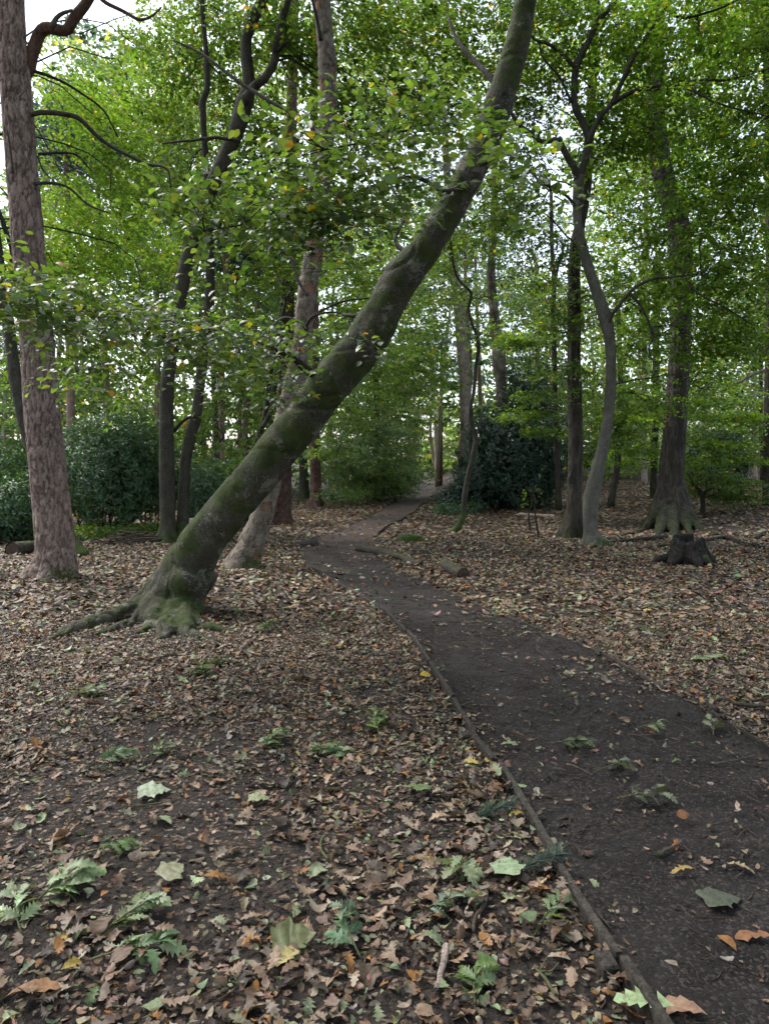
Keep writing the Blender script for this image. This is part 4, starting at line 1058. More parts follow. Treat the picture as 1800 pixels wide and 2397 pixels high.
for p_ in ([(1832, 900, 11), (1800, 868, 10), (1763, 876, 9), (1735, 892, 8), (1708, 902, 5)], [(1835, 920, 10), (1780, 925, 7), (1740, 930, 5), (1715, 920, 3)], [(1790, 870, 6), (1770, 850, 4), (1760, 820, 3)]):
    branch(T, p_, 27, 26, 'greybeech', 8)

# ---- far pines on the left and centre
FARL = [('stout reddish far pine just right of the big plated pine', [(168, 1150, 24), (166, 990, 22), (165, 930, 21), (160, 700, 18), (155, 300, 14)], 30, 'pinkpine'),
        ('pink far pine above the tallest rhododendron', [(252, 1150, 18), (251, 960, 17), (248, 880, 16), (238, 700, 14), (232, 560, 12), (228, 300, 9)], 34, 'pinkpine'),
        ('pink pine with upper stem glowing left of the twin beech', [(372, 1140, 13), (371, 900, 12), (367, 725, 12), (358, 640, 11), (347, 590, 10), (332, 530, 9), (322, 420, 7)], 38, 'pinkpine'),
        ('thin grey far pine between two pink pines', [(193, 1140, 12), (192, 900, 11), (190, 700, 9), (186, 400, 7)], 40, 'palepine'),
        ('pink far pine right of the slim dark stem', [(520, 1150, 17), (519, 920, 15), (522, 760, 14), (530, 600, 11), (540, 450, 8)], 33, 'pinkpine'),
        ('crooked pink far pine left of the flaking trunk', [(562, 1140, 12), (560, 880, 11), (554, 740, 11), (556, 660, 10), (570, 610, 9), (590, 560, 6)], 37, 'pinkpine'),
        ('thin pink far pine nearest the flaking trunk', [(575, 1150, 16), (573, 1040, 15), (580, 880, 13), (604, 700, 9), (606, 640, 8), (598, 560, 7)], 36, 'pinkpine'),
        ('pale far stem at the left frame edge', [(6, 1150, 12), (10, 1000, 11), (14, 900, 10), (20, 820, 8)], 36, 'palepine'),
        ('slim far pine stem behind the left twin beech stem', [(362, 1140, 9), (364, 960, 8), (368, 860, 8), (372, 600, 6)], 44, 'pinkpine'),
        ('small reddish far trunk at the end of the path', [(1030, 1140, 13), (1031, 1090, 11), (1032, 1000, 9), (1034, 800, 7)], 52, 'redpine'),
        ('far pine stem right of the tall pale pine', [(1128, 1120, 11), (1126, 1000, 11), (1122, 880, 10), (1118, 760, 8), (1112, 600, 6)], 46, 'pinkpine')]
for j, (lb, pts, Yd, mt) in enumerate(FARL):
    T, y0 = new_tree('far_pine_tree', lb, 'tree', pts[0][0], pts[0][1], Yd)
    sp, _ = make_trunk(T, pts, Yd, Yd, 12, 0.22, mt, lambda v: 0.03 * fbm(v * 5, 171 + j))
    px, py = pts[-1][0], pts[-1][1]
    for s_ in (-1, 1):
        q_ = pts[-2]
        branch(T, [(q_[0], q_[1], q_[2] * .5), (q_[0] + s_ * 22, q_[1] - 26, q_[2] * .35), (q_[0] + s_ * 50, q_[1] - 36, q_[2] * .2)], Yd, Yd - 1, mt, 6)
    crown(T, sp, [(px, py - 10, Yd, 80, 70, 2, 18), (px + 30, py + 70, Yd, 60, 45, 2, 10), (px - 40, py + 40, Yd, 60, 45, 2, 9)], 'pine', 0.32, 24, 1.3, 1.0, NEEDLE, 'needle', twigs=False, tilt=0.8, layer=0, ntilt=1.0, side_r=.03)

# ---- the wood beyond, seen as one mass
g = Geo()
def mass(n, x0, x1, y0, y1, Y0, Y1, size, pal, per=34, rr=1.6, tpl=DIA):
    for _ in range(n):
        Yd = rng.uniform(Y0, Y1)
        c = at(rng.uniform(x0, x1), rng.uniform(y0, y1), Yd)
        if c[2] < 0.3 or (abs(c[0] - 0.074 * c[1]) < 1.8 and c[2] < 4.5 and c[1] < 60): continue      # the path runs on through here
        P = c + rng.normal(0, rr * 0.6, (6, 3)) * np.array([1.2, 1.2, 0.7])
        sprays(g, None, P, rng.normal(0, 1, (6, 3)), 1.8, 1.4, per, size, PAL[pal], tpl, 0.2, 0.5, ntilt=0.6)
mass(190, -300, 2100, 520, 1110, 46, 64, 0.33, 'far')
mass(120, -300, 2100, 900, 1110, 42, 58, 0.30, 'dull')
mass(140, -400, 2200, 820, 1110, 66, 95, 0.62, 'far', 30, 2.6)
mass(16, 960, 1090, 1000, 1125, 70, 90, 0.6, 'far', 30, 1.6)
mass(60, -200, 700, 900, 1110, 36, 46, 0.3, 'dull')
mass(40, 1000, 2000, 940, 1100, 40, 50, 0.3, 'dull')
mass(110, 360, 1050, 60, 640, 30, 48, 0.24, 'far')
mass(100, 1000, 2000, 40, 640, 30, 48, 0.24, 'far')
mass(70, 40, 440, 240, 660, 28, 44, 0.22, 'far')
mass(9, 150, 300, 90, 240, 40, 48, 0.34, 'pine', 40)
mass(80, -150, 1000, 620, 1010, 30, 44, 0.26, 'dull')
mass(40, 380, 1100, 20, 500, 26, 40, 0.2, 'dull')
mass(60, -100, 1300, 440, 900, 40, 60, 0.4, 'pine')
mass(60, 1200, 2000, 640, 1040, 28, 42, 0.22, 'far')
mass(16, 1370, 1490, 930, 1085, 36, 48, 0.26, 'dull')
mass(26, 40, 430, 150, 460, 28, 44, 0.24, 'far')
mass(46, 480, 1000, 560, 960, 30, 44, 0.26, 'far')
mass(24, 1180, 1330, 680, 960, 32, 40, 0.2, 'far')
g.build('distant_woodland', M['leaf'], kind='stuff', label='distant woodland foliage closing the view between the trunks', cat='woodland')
g = Geo()                                               # trunkless roof of leaves, added for shade over and behind the camera, unseen
nn = 1500
P = np.column_stack([rng.uniform(-24, 24, nn), rng.uniform(-24, 8, nn), rng.uniform(9.5, 17, nn)])
P = P[fbm(P * np.array([.16, .16, 0]), 401) > -0.05]
sprays(g, None, P, rng.normal(0, 1, P.shape), 2.4, 1.8, 18, 0.41, PAL['beech'], DIA, 0.2, 0.4)
g.build('shade_canopy', M['leaf'], kind='stuff', label='unseen leaf canopy added overhead to shade trunks and ground', cat='canopy')
g = Geo()
for _ in range(46):
    Yd = rng.uniform(44, 64); px = rng.uniform(-150, 1950); hgt = rng.uniform(9, 20)
    b_ = at(px, 1120, Yd); b_[2] = hz1(b_[0], b_[1]) - .3
    t_ = b_ + np.array([rng.normal(0, .8), rng.normal(0, .8), hgt])
    g.add(*tube(resample(np.array([b_, (b_ + t_) / 2 + rng.normal(0, .3, 3), t_]), 9), np.linspace(rng.uniform(.13, .26), .06, 9), 7)[:3])
g.build('distant_trunks', M['palepine'], kind='stuff', label='faint far trunks deep in the wood', cat='woodland')

# ------------------------------------------------------------------ bushes
def bush(name, label, px, py, blobs, pal, size, n_per, tpl, mat, whorl=7, stems=9, cat='bush', inner=0.35):
    p = ground(px, py)
    T = thing(name, label, cat, p)
    g = Geo(); st = Geo()
    for (bx, by, Yd, rx, ry, rY, n) in blobs:
        c = at(bx, by, Yd); m = mpp(Yd); rad = np.array([rx * m, rY, ry * m])
        u = unit(rng.normal(0, 1, (n, 3))); r = np.where(rng.random(n) < inner, rng.random(n) ** 0.5, rng.uniform(0.86, 1.06, n))
        bump = 1 + 0.42 * fbm(u * 2.8 + px * .01, 7) + 0.2 * fbm(u * 7, 17)
        P = c + u * rad * (r * bump)[:, None]
        ok = P[:, 2] > hland(P[:, 0], P[:, 1]) + 0.03
        P, u = P[ok], u[ok]
        k = np.repeat(np.arange(len(P)), whorl); nn_ = len(k)
        ax = unit(u + UP * 0.5 + rng.normal(0, 0.35, (len(P), 3)))
        ph = rng.uniform(0, 2 * PI, nn_)
        e1 = unit(np.cross(ax, np.array([0.3, 0.9, 0.1]))); e2 = np.cross(ax, e1)
        rd = e1[k] * np.cos(ph)[:, None] + e2[k] * np.sin(ph)[:, None]
        spread = rng.uniform(0.05, 0.6, nn_)[:, None]
        dr_ = unit(rd + ax[k] * spread + rng.normal(0, 0.15, (nn_, 3)))
        nr_ = unit(ax[k] - rd * spread * 0.6 + rng.normal(0, 0.2, (nn_, 3)))
        cl = tint(PAL[pal], nn_, 0.2) * np.exp(rng.normal(0, 0.15, len(P)))[k][:, None]
        leaves(g, tpl, P[k] + rng.normal(0, 0.03 if whorl > 5 else 0.07, (nn_, 3)), dr_, nr_, size * rng.uniform(0.7, 1.15, nn_), cl, 0.2, 0.25)
        for _ in range(stems):
            tgt = c + unit(rng.normal(0, 1, 3)) * rad * rng.uniform(0.4, 0.9); 
            b_ = np.array([c[0] + rng.normal(0, rad[0] * .3), c[1] + rng.normal(0, rad[1] * .25), 0]); b_[2] = hz1(b_[0], b_[1]) - .05
            if tgt[2] > b_[2] + .2: limb(st, b_, tgt, 0.02, 0.006, 5)
    g.build('foliage', M[mat], T, kind='stuff')
    if st.n: st.build('stems', M['dark'], T, kind='stuff')
    return T
bush('rhododendron_bush', 'tall rounded rhododendron between the plated pine and twin beech', 250, 1235, [(255, 1120, 17.6, 110, 110, 1.5, 1500), (190, 1090, 19, 90, 90, 1.3, 700), (330, 1100, 18.5, 80, 100, 1.4, 800), (270, 1020, 19.5, 90, 50, 1.2, 500)], 'rhodo', 0.13, 9, LANCE, 'holly')
bush('rhododendron_bush', 'dark low rhododendron at the left frame edge', 30, 1262, [(30, 1190, 15.2, 70, 70, 1.0, 700), (-60, 1150, 16, 90, 100, 1.2, 600), (20, 1080, 18, 80, 80, 1.2, 500)], 'rhodo', 0.125, 9, LANCE, 'holly')
bush('rhododendron_bush', 'rhododendron behind the twin and slim beech stems', 480, 1215, [(480, 1150, 18.5, 60, 70, 1.1, 500), (545, 1140, 20, 60, 65, 1.1, 450), (420, 1120, 20, 60, 80, 1.1, 420)], 'rhodo', 0.125, 9, LANCE, 'holly')
bush('holly_bush', 'large dark holly mass right of the far path', 1180, 1195, [(1190, 1090, 25, 105, 105, 1.7, 2700), (1260, 1050, 25.2, 65, 140, 1.5, 1900), (1115, 1130, 25.5, 62, 62, 1.4, 1200), (1230, 920, 25.6, 60, 90, 1.2, 1100), (1062, 1170, 25.5, 40, 26, 1.0, 450), (1150, 1010, 25.8, 60, 60, 1.2, 900)], 'holly', 0.085, 9, DIA, 'holly', 6, 7)
bush('holly_bush', 'dark evergreen bush behind the oak and small spreading tree', 1690, 1130, [(1680, 1070, 27, 70, 55, 1.4, 1300), (1640, 1090, 26, 40, 40, 1.0, 500), (1610, 1060, 28, 40, 60, 1.2, 500)], 'holly', 0.1, 9, DIA, 'holly', 6, 6)
bush('leafy_bush', 'dense leafy bush bordering the far path on the left', 960, 1135, [(925, 1105, 36, 48, 40, 1.5, 650), (860, 1120, 33, 90, 36, 1.6, 800)], 'far', 0.13, 9, DIA, 'leaf', 6, 5)
bush('bramble_patch', 'low bright green bramble patch at the foot of the rhododendrons', 260, 1258, [(250, 1252, 16.2, 90, 18, .7, 260), (330, 1245, 16.8, 50, 14, .6, 120), (190, 1262, 15.6, 40, 14, .4, 80)], 'bright', 0.1, 5, DIA, 'leaf', 5, 0, 'shrub')
bush('bramble_patch', 'grey-green undergrowth under the pine left of the path bend', 800, 1165, [(800, 1160, 27, 60, 14, .8, 160), (900, 1150, 31, 80, 14, .9, 200), (840, 1140, 30, 80, 20, 1, 220)], 'dull', 0.1, 5, DIA, 'leaf', 5, 0, 'shrub')
bush('ivy_patch', 'trailing ground foliage spilling from the holly beside the path', 1010, 1205, [(1045, 1202, 24.5, 40, 14, .7, 220), (1080, 1190, 24, 60, 14, .7, 240)], 'rhodo', 0.08, 5, DIA, 'holly', 5, 0, 'shrub')
# yellowing sprigs before the rhododendrons
T, y0 = new_tree('yellow_sapling', 'yellowing maple sapling in front of the tall rhododendron', 'sapling', 355, 1240)
sp, _ = make_trunk(T, [(355, 1242, 5), (352, 1210, 4), (345, 1185, 3)], y0, y0, 6, 0.05, 'dark')
PAL['yellow'] = [(5, (0.22, 0.20, 0.03)), (3, (0.15, 0.17, 0.03)), (1, (0.30, 0.19, 0.03))]
crown(T, sp, [(352, 1195, y0, 22, 14, .2, 3), (190, 1200, y0 - .5, 26, 20, .3, 4)], 'yellow', 0.1, 9, 0.45, 0.4, side_r=.004)
T, y0 = new_tree('bare_sapling', 'spindly shrub with few leaves in front of the holly', 'sapling', 1262, 1262)
for k_, pts in enumerate(([(1262, 1262, 6), (1255, 1220, 5), (1250, 1180, 4), (1244, 1130, 3)], [(1240, 1236, 5), (1238, 1200, 4), (1246, 1170, 3), (1232, 1140, 2)])):
    sp, _ = make_trunk(T, pts, y0, y0, 6, 0.06, 'dark', name='stem', below=.04)
crown(T, sp, [(1262, 1148, y0, 40, 30, .4, 2), (1230, 1170, y0, 30, 24, .3, 1)], 'beech', 0.065, 8, 0.5, 0.4, side_r=.004)

# ------------------------------------------------------------------ logs, stump, stones
def lump(name, label, cat, geo_tubes, mat, loc, voxel, disp, smooth_it=3):
    T = thing(name, label, cat, loc)
    g = Geo()
    for P_, R_, sd in geo_tubes: g.add(*tube(P_, R_, sd)[:3])
    v, q, nr = remeshed(g, voxel, smooth_it)
    v = v + nr * disp(v)[:, None]
    g = Geo(); g.add(v, q)
    return T, g

# rotten stump
c = ground(1612, 1318)
tubes = []
for k in range(11):
    th = 2 * PI * k / 11 + rng.normal(0, .12); d = np.array([math.cos(th), math.sin(th), 0])
    ht = rng.uniform(.26, .46); rr_ = rng.uniform(.40, .54)
    tubes.append((resample(np.array([c + d * .17 + UP * ht, c + d * .2 + UP * ht * .6, c + d * .28 + UP * .1, c + d * rr_ + UP * .01 + np.array([0, 0, 0])]), 10), np.array([.055, .07, .075, .08, .082, .08, .074, .066, .05, .03]), 10))
tubes.append((resample(np.array([c - UP * .05, c + UP * .12, c + UP * .31]), 6), np.array([.27, .26, .25, .24, .22, .19]), 16))
T, g = lump('tree_stump', 'rotten dark stump with spreading roots on the leaf litter', 'stump', tubes, 'stump', c, 0.016, lambda v: 0.026 * fbm(v * np.array([13, 13, 3.5]), 201) + 0.008 * fbm(v * 40, 202), 2)
g.build('stump_body', M['stump'], T)

def log_thing(name, label, p0, p1, r0, r1, mat, cut=True, sides=28, bend=0.04, noise=0.012, cat='log'):
    """p0, p1 ground points"""
    p0 = np.array(p0, float); p1 = np.array(p1, float)
    p0[2] = hz1(p0[0], p0[1]) + r0 * .6; p1[2] = hz1(p1[0], p1[1]) + r1 * .6
    T = thing(name, label, cat, (p0[0], p0[1], hz1(p0[0], p0[1])))
    m = (p0 + p1) / 2 + np.array([rng.normal(0, bend), rng.normal(0, bend), 0])
    P_ = resample(np.array([p0, m, p1]), 40); R_ = np.linspace(r0, r1, 40)
    g = Geo(); g.add(*tube(P_, R_, sides, lambda v: 2.2 * noise * fbm(v * np.array([6, 6, 6]), 211) + noise * .8 * fbm(v * 30, 212), cap=False)[:3])
    g.build('bark', M[mat], T)
    if cut:
        for e, (pe, re, d) in enumerate(((P_[0], r0, unit(P_[0] - P_[1])), (P_[-1], r1, unit(P_[-1] - P_[-2])))):
            g = Geo(); g.add(*tube(np.array([pe - d * .03, pe - d * .008, pe - d * .006]), np.array([re * .95, re * .95, re * .6]), sides)[:3]); g.build('cut_end', M['cutwood'], T)
    return T
gp = lambda x, y: ground(x, y)
log_thing('log', 'thick cut log with round end facing the path', gp(1085, 1352), gp(1040, 1328), .088, .092, 'log')
log_thing('log', 'long pale mossy log lying along the bend of the path', gp(985, 1326), gp(842, 1287), .045, .075, 'log', True, 26, .09, .014)
log_thing('log', 'short sawn log lying at the left beside the plated pine', gp(30, 1300), gp(110, 1288), .14, .13, 'log')
log_thing('fallen_branch', 'pale fallen branch on the leaves before the holly', gp(1215, 1206), gp(1300, 1210), .05, .04, 'palepine', False, 10, .05, .01, 'branch')
log_thing('fallen_branch', 'thin broken branch on litter between stump and path', gp(1495, 1473), gp(1560, 1497), .028, .024, 'log', True, 10, .02, .006, 'branch')

c = ground(955, 1268)
T, g = lump('mossy_stump', 'low flat moss-covered stump behind the long log', 'stump', [(resample(np.array([c - UP * .1 + np.array([-.3, 0, 0]), c + UP * .02, c + UP * .03 + np.array([.3, 0, 0])]), 9), np.array([.06, .1, .14, .15, .15, .14, .13, .1, .06]), 12), (resample(np.array([c + np.array([.2, -.05, 0]), c + np.array([.42, -.1, -.02]), c + np.array([.52, -.12, -.05])]), 6), np.array([.08, .07, .06, .05, .04, .02]), 8)], 'mossstump', c, 0.02, lambda v: 0.02 * fbm(v * 9, 221) + .008 * fbm(v * 35, 222))
g.build('stump_body', M['mossstump'], T)
c = ground(722, 1276)
T, g = lump('stone', 'flat dark stone on the edge of the path bend', 'stone', [(resample(np.array([c + np.array([-.2, 0, .02]), c + np.array([0, 0, .03]), c + np.array([.2, .03, .035])]), 8), np.array([.03, .06, .085, .09, .095, .09, .07, .03]), 10)], 'stone', c, 0.015, lambda v: 0.012 * fbm(v * 8, 231))
g.build('stone_body', M['stone'], T)
c = ground(452, 1262)
T, g = lump('sawn_block', 'pale beige sawn wood block behind the twin beech', 'log', [(resample(np.array([c, c + UP * .25, c + UP * .46]), 6), np.array([.22, .23, .23, .22, .2, .15]), 14)], 'cutwood', c, 0.03, lambda v: 0.02 * fbm(v * 7, 241))
g.build('block_body', M['palepine'], T)

# brush pile
c = ground(312, 1272)
T = thing('brush_pile', 'low heap of dark dead branches left of the twin beech', 'brush pile', c)
for k in range(34):
    th = rng.uniform(-.5, .5) + (PI if rng.random() < .5 else 0); L_ = rng.uniform(.3, 1.0)
    o = c + np.array([rng.normal(0, .3), rng.normal(0, .18), rng.uniform(0, .22) * math.exp(-abs(rng.normal(0, .3)))])
    d = np.array([math.cos(th), math.sin(th) * .7, rng.normal(0.05, .16)])
    P_ = np.array([o - d * L_ / 2, o + rng.normal(0, .03, 3), o + d * L_ / 2]); P_[:, 2] = np.maximum(P_[:, 2], hland(P_[:, 0], P_[:, 1]) + .01)
    g = Geo(); g.add(*tube(resample(P_, 7), np.linspace(rng.uniform(.012, .03), .006, 7), 6)[:3]); g.build('dead_branch', M['stick'], T)

# surface roots round the oak and stump
for lb, pts in (('long dark surface root stretching left from the oak', [(1560, 1262, 15), (1500, 1266, 13), (1440, 1272, 10), (1400, 1270, 8), (1360, 1272, 6)]),
                ('dark surface root looping right of the rotten stump', [(1640, 1268, 9), (1700, 1262, 11), (1740, 1276, 11), (1790, 1284, 8)]),
                ('short dark surface root at the right frame edge', [(1768, 1262, 8), (1790, 1252, 13), (1830, 1250, 12)]),
                ('thin surface root crossing the litter under the oak', [(1480, 1290, 5), (1540, 1282, 8), (1600, 1274, 7), (1640, 1262, 5)])):
    P_ = np.array([ground(x, y) for x, y, _ in pts]); R_ = np.array([w_ * .5 * p[1] / F for (_, _, w_), p in zip(pts, P_)])
    P_[:, 2] += R_ * .45
    P_, R_ = smooth_line(P_, R_, .06)
    P_ += .02 * np.stack([vnoise(P_ * 4, 1), vnoise(P_ * 4, 2), .3 * vnoise(P_ * 4, 3)], 1)
    g = Geo(); g.add(*tube(P_, R_, 9)[:3]); g.build('surface_root', M['stump'], label=lb, cat='root', origin=tuple(P_[0]))

# ------------------------------------------------------------------ litter
LIT = {
    'brown': (0.140, 0.088, 0.054), 'tan': (0.238, 0.170, 0.115), 'grey': (0.240, 0.198, 0.150), 'dark': (0.048, 0.034, 0.025),
    'orange': (0.27, 0.128, 0.036), 'palegreen': (0.215, 0.262, 0.150), 'green': (0.072, 0.112, 0.036), 'yellow': (0.33, 0.26, 0.06)}
LPAL = [(7, LIT['brown']), (7, LIT['tan']), (6, LIT['grey']), (6.5, LIT['dark']), (1.7, LIT['orange']), (2.8, LIT['palegreen']), (0.8, LIT['green']), (0.12, LIT['yellow'])]
LNAMES = ['brown', 'tan', 'grey', 'dark', 'orange', 'palegreen', 'green', 'yellow']

BARE = [(ground(150, 1860)[:2], 1.0, .28), (ground(420, 1730)[:2], 1.0, .3), (ground(430, 1900)[:2], .5, .25), (ground(250, 2130)[:2], .3, .15), (ground(480, 1990)[:2], .5, .18), (ground(620, 2080)[:2], .22, .12), (ground(850, 1540)[:2], .5, .35), (ground(480, 1480)[:2], .9, .25), (ground(1240, 1372)[:2], .25, .35), (ground(650, 1610)[:2], .5, .25), (ground(1620, 1270)[:2], 1.5, .8)]
def cover(x, y):
    p = np.stack([x, y, x * 0], 1)
    k = 0.88 + 0.75 * fbm(p * 1.5, 301) + 0.3 * fbm(p * 5, 302)
    for (bx, by), rx, ry in BARE:
        k = k - 0.5 * np.exp(-(((x - bx) / rx) ** 2 + ((y - by) / ry) ** 2) * 1.2)
    return np.clip(k, 0.3, 1)

def hsurf(x, y):
    p = np.stack([x, y, x * 0], 1)
    nr_ = 1 - sstep(14, 40, np.hypot(x, y))
    return hland(x, y) + nr_ * (0.022 * fbm(p * 2.2, 3) + 0.012 * fbm(p * 9, 5))

def edge_dist(x, y, EDGE):
    d = np.full(len(x), 9.0)
    p = np.stack([x, y], 1)
    for k in range(0, len(x), 4000):
        d[k:k + 4000] = np.sqrt(((p[k:k + 4000, None] - EDGE[None]) ** 2).sum(-1).min(1))
    return d

def scatter(n, y0, y1, side=0.74, path_keep=0.035):
    y = np.sqrt(rng.uniform(y0 ** 2, y1 ** 2, n)); x = rng.uniform(-side, side, n) * (y + 0.6)
    ip_ = in_path(x, y)
    far = sstep(14, 24, y)
    ed = np.full(n, 9.0); er = np.full(n, 9.0); ed[ip_] = edge_dist(x[ip_], y[ip_], PATH_L); er[ip_] = edge_dist(x[ip_], y[ip_], PATH_R)
    path_keep = path_keep + (0.75 * np.exp(-ed / (0.07 + 0.16 * sstep(8, 11, y) * (1 - .5 * far))) + 0.8 * np.exp(-er / (0.2 - .08 * far))) * (0.5 + 0.8 * vnoise(np.stack([x * 3, y * 3, x * 0], 1), 77))
    keep = rng.random(n) < np.where(ip_, path_keep * (1 - .5 * far), np.maximum(cover(x, y), far * .75))
    x, y, ip_ = x[keep], y[keep], ip_[keep]
    z = hsurf(x, y) + np.where(ip_, -0.010, 0.004) + rng.random(len(x)) ** 2 * np.where(ip_, .006, .022)
    return np.stack([x, y, z], 1), ip_

def lay(n, tilt):
    th = rng.uniform(0, 2 * PI, n)
    d = np.stack([np.cos(th), np.sin(th), rng.normal(0, tilt * .6, n)], 1)
    nn_ = UP + rng.normal(0, tilt, (n, 3))
    nn_ = np.where(rng.random((n, 1)) < .3, -nn_, nn_)
    return d, nn_

g = Geo(); indiv = []
P_, ipn = scatter(67000, 1.5, 7.5)
n = len(P_)
ci = rng.choice(8, n, p=np.array([p[0] for p in LPAL]) / sum(p[0] for p in LPAL))
colr = 0.95 * np.array([LIT[LNAMES[i]] for i in ci]) * np.exp(rng.normal(0, .24, (n, 1))) * np.exp(rng.normal(0, .07, (n, 3)))
d, nn_ = lay(n, .28)
kind = rng.choice(5, n, p=[.30, .20, .26, .03, .21])
size = np.select([kind == 0, kind == 1, kind == 2, kind == 3], [.028 + .068 * rng.random(n) ** 2.2, .025 + .058 * rng.random(n) ** 2.2, rng.uniform(.018, .042, n), rng.uniform(.04, .085, n)], rng.uniform(.02, .04, n))
# a fresh, larger layer lies on top close to the camera
TPLS = [OAK, OAK2, BEECH, SYC, HEX]; TN = ['oak', 'oak', 'beech', 'maple', 'oak']
score = size / np.hypot(P_[:, 1], 1.55)
sel = np.argsort(-score * np.where(kind == 4, 0, 1) * np.where(np.abs(P_[:, 0] / P_[:, 1]) < .5, 1, 0) * np.where(P_[:, 1] > 1.95, 1, 0))[:300]
ind = np.zeros(n, bool); ind[sel] = True
P_[ind, 2] += .012 * ~ipn[ind]
for k in range(5):
    m = (kind == k) & ~ind
    if k in (0, 1):
        m2 = m & ((P_[:, 1] > 2.8) | (size < .05)); m = m & ~m2
        for tp, mm in ((OAK3, m2 & (P_[:, 1] < 4.8)), (OAK4, m2 & (P_[:, 1] >= 4.8))):
            leaves(g, tp, P_[mm], d[mm], nn_[mm], size[mm], colr[mm], rng.uniform(-.5, .9, mm.sum()), rng.uniform(-.5, .6, mm.sum()), .02)
    if k == 2 or k == 3:
        m2 = m & (P_[:, 1] > (2.6 if k == 2 else 3.6)); m = m & ~m2
        leaves(g, HEX if k == 2 else OAK3, P_[m2], d[m2], nn_[m2], size[m2], colr[m2], rng.uniform(-.4, .8, m2.sum()), rng.uniform(-.5, .6, m2.sum()))
    leaves(g, TPLS[k], P_[m], d[m], nn_[m], size[m], colr[m], rng.uniform(-.5, .9, m.sum()), rng.uniform(-.5, .6, m.sum()), .02)
NEAR = dict(P=P_[ind].copy(), d=d[ind], n=nn_[ind], s=size[ind], k=kind[ind], ci=ci[ind], ip=ipn[ind])
P_, ip_ = scatter(60000, 7.3, 16, .70)
n = len(P_); d, nn_ = lay(n, .32)
sz_ = rng.uniform(.04, .10, n); cl_ = tint(LPAL, n, .25); fo_ = rng.uniform(-.3, .7, n); be_ = rng.uniform(-.3, .5, n)
for tp, mm in ((HEX, P_[:, 1] < 11), (DIA, P_[:, 1] >= 11)): leaves(g, tp, P_[mm], d[mm], nn_[mm], sz_[mm], cl_[mm], fo_[mm], be_[mm])
P_, ip_ = scatter(60000, 15.5, 36, .68, .02)
n = len(P_); d, nn_ = lay(n, .3)
leaves(g, DIA, P_, d, nn_, rng.uniform(.08, .17, n), tint([(3, LIT['brown']), (7, LIT['tan']), (6, LIT['grey']), (1, LIT['orange']), (2, (.28, .24, .15))], n, .2), .2, .1)
for cnt, ya, yb, pk in ((26000, 1.6, 6.5, .16), (14000, 1.6, 9, .5)):
    P_, ip_ = scatter(cnt, ya, yb, .66, pk)
    if pk == .5: P_ = P_[ip_]; ip_ = ip_[ip_]
    P_[:, 2] -= .003
    n = len(P_); d, nn_ = lay(n, .35)
    leaves(g, DIA, P_, d, nn_, rng.uniform(.008, .032, n) * np.where(ip_, .8, 1), tint([(5, LIT['dark']), (4, LIT['brown']), (2, LIT['tan']), (1, LIT['grey'])], n, .3) * np.where(ip_, .6, 1)[:, None], rng.uniform(-.5, .9, n), rng.uniform(-.4, .6, n))
g.build('leaf_litter', M['litter'], kind='stuff', label='carpet of fallen brown, tan and pale green leaves', cat='leaf litter')

# twig crumbs lying among the leaves
g = Geo()
P_, ip_ = scatter(9000, 1.6, 9, .7, .7)
for p in np.concatenate([P_[ip_][:1300], P_[~ip_][:1900]]):
    th = rng.uniform(0, 2 * PI); L_ = rng.gamma(2, .035) + .02
    dv = np.array([math.cos(th), math.sin(th), 0]) * L_ / 2
    pts = np.array([p - dv, p + rng.normal(0, L_ * .06, 3) * np.array([1, 1, .2]), p + dv]); pts[:, 2] += .003
    g.add(*tube(pts, np.array([1, .9, .6]) * rng.uniform(.0012, .0035), 3, cap=False)[:3])
g.build('twig_litter', M['stick'], kind='stuff', label='small dark twigs and crumbs scattered over path and soil', cat='twigs')

# the three hundred largest fallen leaves are things of their own
CW = {'brown': 'dry brown', 'tan': 'pale tan', 'grey': 'greyish curled', 'dark': 'dark wet', 'orange': 'bright orange', 'palegreen': 'pale green underside-up', 'green': 'fresh green', 'yellow': 'yellow'}
leaf_me = {}
def leaf_mesh(k, cname, var):
    key = (k, cname, var)
    if key not in leaf_me:
        gl = Geo(); leaves(gl, TPLS[k], np.zeros((1, 3)), np.array([[1.0, 0, 0]]), np.array([[0, 0, 1.0]]), 1.0, np.array([LIT[cname]]) * np.exp(rng.normal(0, .2)), fold=[-.25, .15, .5][var], bend=[-.25, .2, .45][var], crumple=.02)
        me = gl.mesh('fallen_leaf'); me.materials.append(M['litter']); leaf_me[key] = me
    return leaf_me[key]

def put(ob, p, a, n_, s):
    a = unit(a); n_ = unit(n_ - a * n_.dot(a)); b = np.cross(n_, a)
    m = np.eye(4); m[:3, 0] = a * s; m[:3, 1] = b * s; m[:3, 2] = n_ * s; m[:3, 3] = p
    ob.matrix_world = Matrix(m.tolist())

for i in range(len(NEAR['P'])):
    cn = LNAMES[NEAR['ci'][i]]; k = int(NEAR['k'][i]); p = NEAR['P'][i]
    ob = bpy.data.objects.new('fallen_leaf', leaf_mesh(k, cn, int(rng.integers(3))))
    COL.objects.link(ob)
    put(ob, p, NEAR['d'][i], NEAR['n'][i], NEAR['s'][i])
    sx = p[0] / p[1] * F; dep = p[1]
    if NEAR['ip'][i]: where = 'on the dark path'
    else:
        band = 'close to the bottom edge' if dep < 2.5 else ('in the near litter' if dep < 3.4 else 'farther back in the litter')
        colm = 'at far left' if sx < -560 else ('left of centre' if sx < -180 else ('near the centre' if sx < 180 else 'beside the edging board'))
        where = f'{band}, {colm}'
        if p[0] > 1.4 and dep > 3: where = 'in litter beyond the path'
    tag(ob, f'{CW[cn]} fallen {TN[k]} leaf {where}', 'leaf', f'{CW[cn]} {TN[k]} leaves {where}')

